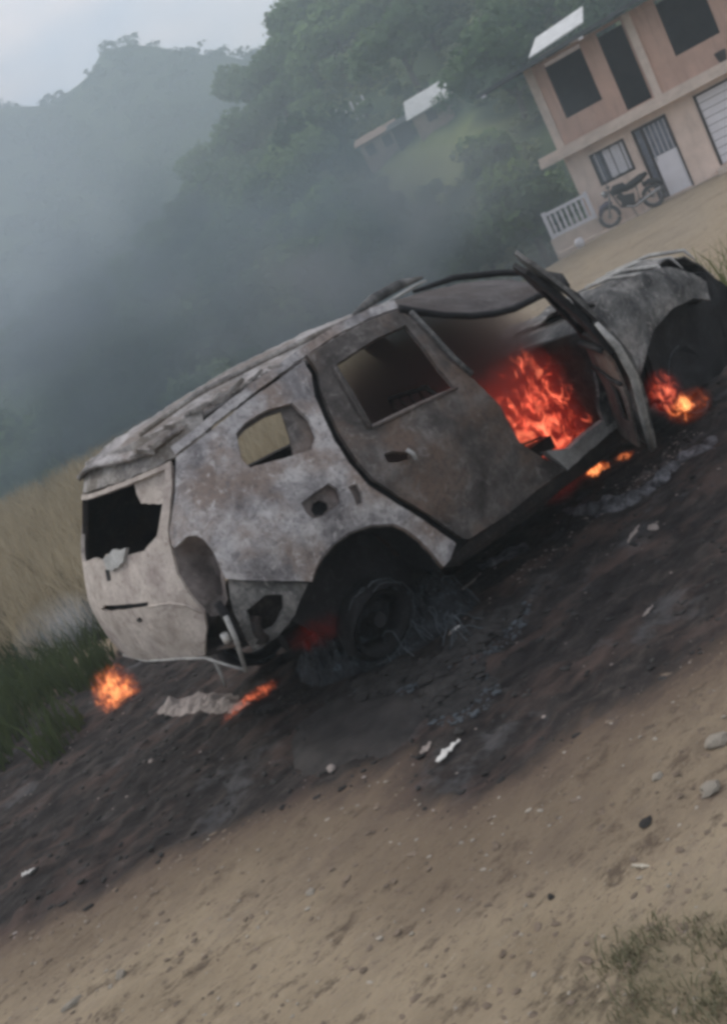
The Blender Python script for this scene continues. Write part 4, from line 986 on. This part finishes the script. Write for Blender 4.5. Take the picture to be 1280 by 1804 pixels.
def shard(px, py, L_, W_, ang, label, mat, seed, name='shard', cat='scrap', lift=.008, h=.004):
    rd = random.Random(seed); n = 9; top = []; 
    for i in range(n):
        t = i/(n-1); w_ = W_*(.35+.65*math.sin(math.pi*min(1, t*1.1+.05)))*rd.uniform(.6, 1.1)
        top.append(((t-.5)*L_, w_*.5*rd.uniform(.6, 1.2), -w_*.5*rd.uniform(.6, 1.2), rd.uniform(0, lift)))
    V = [(x, a, z) for x, a, b_, z in top]+[(x, b_, z*.6) for x, a, b_, z in top]+[(x, a, z-h) for x, a, b_, z in top]+[(x, b_, z*.6-h) for x, a, b_, z in top]
    F = []
    for i in range(n-1):
        F += [(i, i+1, n+i+1, n+i), (2*n+i, 3*n+i, 3*n+i+1, 2*n+i+1), (i, 2*n+i, 2*n+i+1, i+1), (n+i, n+i+1, 3*n+i+1, 3*n+i)]
    F += [(0, n, 3*n, 2*n), (n-1, 3*n-1, 4*n-1, 2*n-1)]
    o = obj(name, V, F, mat); o.location = on_ground(px, py, .012); o.rotation_euler = (rd.uniform(-.15, .15), rd.uniform(-.1, .1), ang); return tag(o, label, cat)
shard(60, 1551, .07, .030, R(20), 'white crumpled scrap on the black soil at the left edge', M['whiteshard'], 1, lift=.02)
shard(795, 1332, .155, .038, R(42), 'long white splinter on the edge of the black patch', M['whiteshard'], 2, lift=.02)
shard(752, 1322, .07, .04, R(35), 'greenish grey scrap left of the long white splinter', M['ashpile'], 3)
shard(1130, 1524, .072, .013, R(-46), 'short pale stick lying alone on the tan soil at right', M['stick'], 4, 'stick', 'stick', .004, .008)
shard(722, 1060, .09, .035, R(70), 'pale upright flake beside the rear wheel', M['whiteshard'], 5, lift=.03).rotation_euler = (R(80), 0, R(30))
shard(830, 1030, .28, .03, R(50), 'thin pale strip on the burnt soil right of the rear wheel', M['ashpile'], 6)
shard(1120, 950, .20, .035, R(50), 'pale thin scrap lying below the sill towards the open door', M['ashpile'], 7)
shard(808, 1118, .07, .03, R(20), 'small whitish flake on charred ground below the thin pale strip', M['whiteshard'], 8)
shard(1140, 1075, .08, .02, R(30), 'little grey flake on the charred ground at right', M['ashpile'], 9)
# charred rubber mat with a rounded edge
mp_px = [(560, 1240), (640, 1222), (720, 1218), (765, 1232), (768, 1262), (740, 1300), (690, 1335), (620, 1362), (560, 1375), (500, 1352), (500, 1290)]
mpl = smoothp([tuple(gp(*p)[:2]) for p in mp_px], 2)
def matf(a, b, off):
    d = poly_sdf(a, b, mpl); return np.stack([a, b, zg(a, b)*.7-.010+.030*sst(0, .12, d)+.020*vnoise(a*4, b*4, 3)+np.asarray(off)], -1)
t = NT('melted_rubber'); nn = t.noise(9, 8, .75); M['melt'] = t.surf(t.ramp(nn, [(.3, (.014, .013, .013)), (.7, (.050, .044, .042))]), .85, t.noise(20, 5, .7), .25, .01, .4)
o = sheet('melted_bumper_sheet', mpl, [], matf, M['melt'], None, .03, .010, .010, .02, 70); tag(o, 'dark melted bumper sheet lying flat with a curved front edge', 'bumper sheet')

def scatter_rocks(name, n, cond, smin, smax, mat, seed, box, flat_=.5):
    """countless small stones, one mesh"""
    rg = np.random.default_rng(seed); base = []
    for i in range(6):
        me = rock_mesh(seed+i, 1, flat_, .55); me.calc_loop_triangles()
        co = np.array([v.co[:] for v in me.vertices]); tri = np.array([t_.vertices[:] for t_ in me.loop_triangles]); base.append(co[tri]); bpy.data.meshes.remove(me)
    x0, x1, y0, y1 = box; x = rg.uniform(x0, x1, n*3); y = rg.uniform(y0, y1, n*3); ok = cond(x, y); x, y = x[ok][:n], y[ok][:n]
    z = zg(x, y); out = []
    s = smin+(smax-smin)*rg.random(len(x))**3.5; a = rg.uniform(0, 6.28, len(x)); k = rg.integers(0, 6, len(x)); st = rg.uniform(.8, 1.8, len(x))
    for i in range(len(x)):
        B = base[k[i]]*np.array([s[i]*st[i], s[i], s[i]]); c, s_ = math.cos(a[i]), math.sin(a[i])
        out.append(np.stack([B[..., 0]*c-B[..., 1]*s_+x[i], B[..., 0]*s_+B[..., 1]*c+y[i], B[..., 2]+z[i]+s[i]*.1], -1))
    return soup(name, np.concatenate(out), mat)
inch = lambda x, y: poly_sdf(x, y, char_poly) > -.1
outch = lambda x, y: poly_sdf(x, y, char_poly) < -.05
tag(scatter_rocks('gravel', 2600, outch, .0014, .010, M['stone'], 100, (-2.6, 3.6, 1.6, 6)), 'small tan gravel and clods scattered over the dirt road', 'gravel', kind='stuff')
tag(scatter_rocks('dark_clods', 4200, outch, .002, .015, M['clod'], 150, (-2.6, 3.6, 1.6, 6), .35), 'small dark clods scattered over the dirt road', 'clods', kind='stuff')
tag(scatter_rocks('charred_debris', 9000, inch, .002, .019, M['charstone'], 200, (-5, 4.5, 3, 9.5)), 'charred crumbs and cinders covering the burnt ground', 'debris', kind='stuff')
tag(scatter_rocks('pale_ash_crumbs', 1100, inch, .002, .011, M['ashpile'], 300, (-5, 4.5, 3, 9.5), .35), 'pale ash crumbs sprinkled on the burnt ground', 'ash', kind='stuff')
near = lambda cx_, cy_, r_: (lambda x, y: np.hypot(x-cx_, y-cy_) < r_*(.6+.4*np.sin(np.arctan2(y-cy_, x-cx_)*3)))
pw = Mc @ Vector((-.08, -1.05, 0)); tag(scatter_rocks('wheel_ash_heap', 1500, near(pw.x, pw.y, .6), .003, .017, M['wire'], 400, (pw.x-.6, pw.x+.6, pw.y-.6, pw.y+.6)), 'blue grey ash and wire heap at the foot of the rear wheel', 'ash heap', kind='stuff')
tag(scatter_rocks('wheel_cinder_heap', 1500, near(pw.x-.02, pw.y+.08, .55), .008, .05, M['charstone'], 450, (pw.x-.55, pw.x+.5, pw.y-.5, pw.y+.5)), 'black cinders heaped round the foot of the rear wheel', 'cinders', kind='stuff')
pw2 = gp(1060, 900); tag(scatter_rocks('sill_ash_heap', 900, lambda x, y: np.abs((y-pw2.y)-(x-pw2.x)*.65) < .16+.1*vnoise(x*3, y*3, 2), .002, .010, M['ashpile'], 500, (pw2.x-.7, pw2.x+.9, pw2.y-.8, pw2.y+.8), .4), 'grey ash strewn on the ground below the open door', 'ash', kind='stuff')
# heap of pale fabric-like ash under the rear bumper
def heap(name, px_poly, h, mat, label, cat, seed):
    pl = smoothp([tuple(gp(*p)[:2]) for p in px_poly], 1)
    def f(a, b, off):
        d = poly_sdf(a, b, pl); return np.stack([a, b, zg(a, b)-.01+h*sst(0, .16, d)*(.35+.9*np.abs(vnoise(a*9, b*9, seed))+.5*np.abs(vnoise(a*23, b*23, seed+1)))+np.asarray(off)], -1)
    o = sheet(name, pl, [], f, mat, None, .018, .02, .006, .006, seed, False); return tag(o, label, cat)
heap('ash_heap', [(262, 1262), (300, 1232), (370, 1212), (430, 1218), (470, 1238), (440, 1256), (390, 1272), (330, 1262), (290, 1268)], .055, M['ashpile'], 'pale pinkish ash heap under the rear bumper', 'ash heap', 80)
heap('ash_heap', [(960, 905), (1010, 890), (1060, 880), (1110, 862), (1150, 835), (1190, 800), (1240, 770), (1275, 745), (1278, 780), (1220, 815), (1180, 850), (1130, 890), (1070, 915), (1010, 925)], .045, M['greyash'], 'long grey ash heap lying below the sill and the open front door', 'ash heap', 83)
heap('ash_heap', [(810, 1010), (850, 985), (900, 960), (945, 945), (950, 965), (900, 990), (850, 1015)], .03, M['greyash'], 'small grey ash ridge on the charred ground right of the rear wheel', 'ash heap', 84)
heap('wreckage_heap', [(515, 1185), (560, 1125), (630, 1080), (700, 1060), (770, 1045), (840, 1040), (845, 1068), (800, 1105), (740, 1150), (660, 1190), (580, 1215), (530, 1210)], .25, M['wreck'], 'blue black heap of tyre wire and ash against the rear wheel', 'wreckage', 81)
b = MB(); rdw = random.Random(5)
for k in range(60):
    c = gp(rdw.uniform(545, 830), rdw.uniform(1050, 1175)); 
    if k > 30: c = gp(rdw.gauss(690, 60), rdw.gauss(1110, 25))
    a = rdw.uniform(0, 3.14); L0 = rdw.uniform(.06, .28); hz0 = rdw.uniform(.05, .2); pts_ = []
    for i in range(9):
        q = i/8; pts_.append((c.x+(q-.5)*L0*math.cos(a)+rdw.uniform(-.015, .015), c.y+(q-.5)*L0*math.sin(a)+rdw.uniform(-.015, .015), .03+hz0*math.sin(math.pi*q)))
    b.tube(pts_, .0035, 4)
tag(b.build('wire_tangle', M['wire'], None), 'tangle of blue grey tyre wire round the rear wheel', 'wire', kind='stuff')

# ------------------------------------------------------------------ flames
def fire(c, rad, strength, c1, c2, label, seed, scale=12, lo=.525, hi=.63, rotz=0):
    """a lumpy body of glowing gas: emission broken up by noise and fading to its rim"""
    import bmesh
    bm = bmesh.new(); bmesh.ops.create_icosphere(bm, subdivisions=4, radius=1)
    for v in bm.verts:
        a = math.atan2(v.co.y, v.co.x); up_ = max(0, v.co.z)
        v.co *= 1+.22*mn.noise(v.co*2.2+Vector((seed*3.1, 0, 0)))+.28*up_*math.sin(a*5+seed)*math.sin(v.co.z*4)
    me = bpy.data.meshes.new('flames'); bm.to_mesh(me); bm.free(); me.shade_smooth()
    o = bpy.data.objects.new('flames', me); C.objects.link(o); o.location = c; o.scale = rad; o.rotation_euler = (0, 0, rotz)
    t = NT('flame_gas')
    wp_ = t.n('ShaderNodeNewGeometry').outputs['Position']
    n = t.noise(scale, 4, .6, vec=t.mapv(wp_, (1, 1, .62)), dist=1.6)
    ln = t.n('ShaderNodeVectorMath', operation='LENGTH'); t.link(t.tc, ln.inputs[0])
    fall = t.ramp(ln.outputs['Value'], [(.15, 1.0), (1.0, 0.0)])
    m_ = t.math('SUBTRACT', t.math('ADD', n, t.math('MULTIPLY', fall, .16)), .10)
    k = t.math('MULTIPLY', t.ramp(m_, [(lo, .015), (hi, 1.0)]), t.ramp(fall, [(0.0, 0.0), (.35, 1.0)]))
    cc = t.ramp(m_, [(lo, c1), (hi+.02, c2)])
    e = t.n('ShaderNodeEmission'); t.link(cc, e.inputs[0]); t.link(t.math('MULTIPLY', k, strength), e.inputs[1])
    ab = t.n('ShaderNodeVolumeAbsorption'); ab.inputs['Color'].default_value = (.3, .15, .12, 1); t.link(t.math('MULTIPLY', k, 5.0), ab.inputs['Density'])
    ad = t.n('ShaderNodeAddShader'); t.link(e.outputs[0], ad.inputs[0]); t.link(ab.outputs[0], ad.inputs[1])
    t.link(ad.outputs[0], t.out.inputs['Volume']); t.m.cycles.volume_step_rate = .35
    me.materials.append(t.m); return tag(o, label, 'flames')
cw = lambda x, y, z: tuple(Mc @ Vector((x, y, z)))
RED, SAL, ORG, YEL = (1, .05, .03), (1, .26, .13), (1, .13, .03), (1, .42, .14)
fire(cw(1.66, -.52, .66), (.52, .15, .52), 22, RED, SAL, 'large orange red flames burning in the seats behind the open front door', 1, 12, .575, .66, rotz=R(33))
fire(cw(1.30, -.38, .92), (.28, .14, .22), 11, RED, SAL, 'small dim flames licking up beside the rear door window post', 2, 13, .56, .66)
fire(cw(2.26, -.98, .50), (.13, .10, .17), 17, RED, SAL, 'reddish flame standing between the open door and the front wheel', 3, 15, .55, .66)
fire(cw(2.40, -1.0, .35), (.17, .09, .12), 26, ORG, YEL, 'yellow orange flames low at the front wheel', 4, 15, .55, .66)
fire(tuple(gp(1052, 830)), (.11, .10, .07), 40, ORG, YEL, 'small yellow orange flame on the ground under the door sill', 5, 22, .48)
fire(tuple(gp(1100, 808)), (.09, .07, .05), 30, ORG, YEL, 'tiny orange flame on the ground nearest the open door edge', 6, 22, .48)
fire(tuple(gp(218, 1240)+Vector((0, 0, .10))), (.19, .17, .23), 15, ORG, YEL, 'single bright orange flame at the left rear corner of the car', 7, 14, .50)
fire(tuple(gp(445, 1240)+Vector((0, 0, .02))), (.24, .10, .05), 11, ORG, SAL, 'low glowing flames on the ash heap under the rear bumper', 8, 26, .49, rotz=R(30))
fire(cw(-.40, -.62, .42), (.16, .14, .10), .32, RED, (1, .08, .05), 'dull red glow of fire behind the rear wheel', 9, 11, .45)

# ------------------------------------------------------------------ smoke and haze
def smoke(name, c, rad, dens, col, label, scale, seed, lo=.38, hi=.68, floor=.0, rotz=0, step=1.0):
    import bmesh
    bm = bmesh.new(); bmesh.ops.create_icosphere(bm, subdivisions=4, radius=1)
    for v in bm.verts: v.co *= 1+.16*mn.noise(v.co*2+Vector((seed, 0, 0)))
    me = bpy.data.meshes.new(name); bm.to_mesh(me); bm.free()
    o = bpy.data.objects.new(name, me); C.objects.link(o); o.location = c; o.scale = rad; o.rotation_euler = (0, 0, rotz)
    t = NT(name+'_volume')
    wp_ = t.n('ShaderNodeNewGeometry').outputs['Position']
    n = t.noise(scale, 5, .6, vec=t.mapv(wp_, (1, 1, 1.2)), dist=.3)
    k = t.ramp(n, [(lo, floor), (hi, 1.0)])
    ln = t.n('ShaderNodeVectorMath', operation='LENGTH'); t.link(t.tc, ln.inputs[0])
    fall = t.ramp(ln.outputs['Value'], [(.25, 1.0), (.92, 0.0)])
    d = t.math('MULTIPLY', t.math('MULTIPLY', k, fall), dens)
    p = t.n('ShaderNodeVolumePrincipled'); p.inputs['Color'].default_value = (*col, 1); p.inputs['Anisotropy'].default_value = .1
    t.link(d, p.inputs['Density']); t.link(p.outputs[0], t.out.inputs['Volume']); t.m.cycles.volume_step_rate = step
    me.materials.append(t.m); return tag(o, label, 'smoke', kind='stuff')
def at(px, py, dist):
    d = ray(px, py); d = d/np.linalg.norm(d)*dist; return (d[0], d[1], d[2]+CAMH)
smoke('dark_smoke', at(320, 640, 27), (14.5, 5.5, 5.6), .60, (.29, .37, .42), 'thick dark slate smoke drifting behind the roof of the car', .30, 1, .42, .60, .06)
smoke('bonnet_smoke', at(1040, 470, 12), (2.2, 1.2, .9), .55, (.42, .44, .47), 'thin grey smoke veiling the bonnet and the ground behind it', 1.0, 9, .42, .66, .05)
smoke('roof_smoke', at(640, 440, 12), (3.6, 1.5, 1.1), .75, (.37, .41, .45), 'uneven grey smoke trailing off the car roof and bonnet', .8, 8, .42, .66, .05)
smoke('pale_smoke', at(-40, 420, 24), (9, 4, 6.5), .15, (.74, .84, .96), 'pale bluish smoke rising at the left', .22, 2, .36, .62, .12)
smoke('cabin_smoke', tuple(Mc @ Vector((1.5, .15, .98))), (1.15, .85, .70), 9, (.36, .27, .25), 'dark brownish smoke filling the cabin', 1.6, 5, .2, .6, .6, R(33))
smoke('smoke_wisp', at(110, 1115, 10.2), (.55, .45, .42), 3.2, (.78, .82, .88), 'small pale wisp of smoke left of the rear bumper', 2.0, 3, .35, .65, .1)
hz = MB(); hz.box((0, 200, 36), (900, 1000, 104)); ho_ = hz.build('haze', None)
t = NT('haze_air'); p = t.n('ShaderNodeVolumePrincipled'); p.inputs['Color'].default_value = (.745, .895, .965, 1); p.inputs['Density'].default_value = .0037; p.inputs['Anisotropy'].default_value = .2
t.link(p.outputs[0], t.out.inputs['Volume']); ho_.data.materials.append(t.m); tag(ho_, 'thin bluish haze in the air', 'haze', kind='stuff')
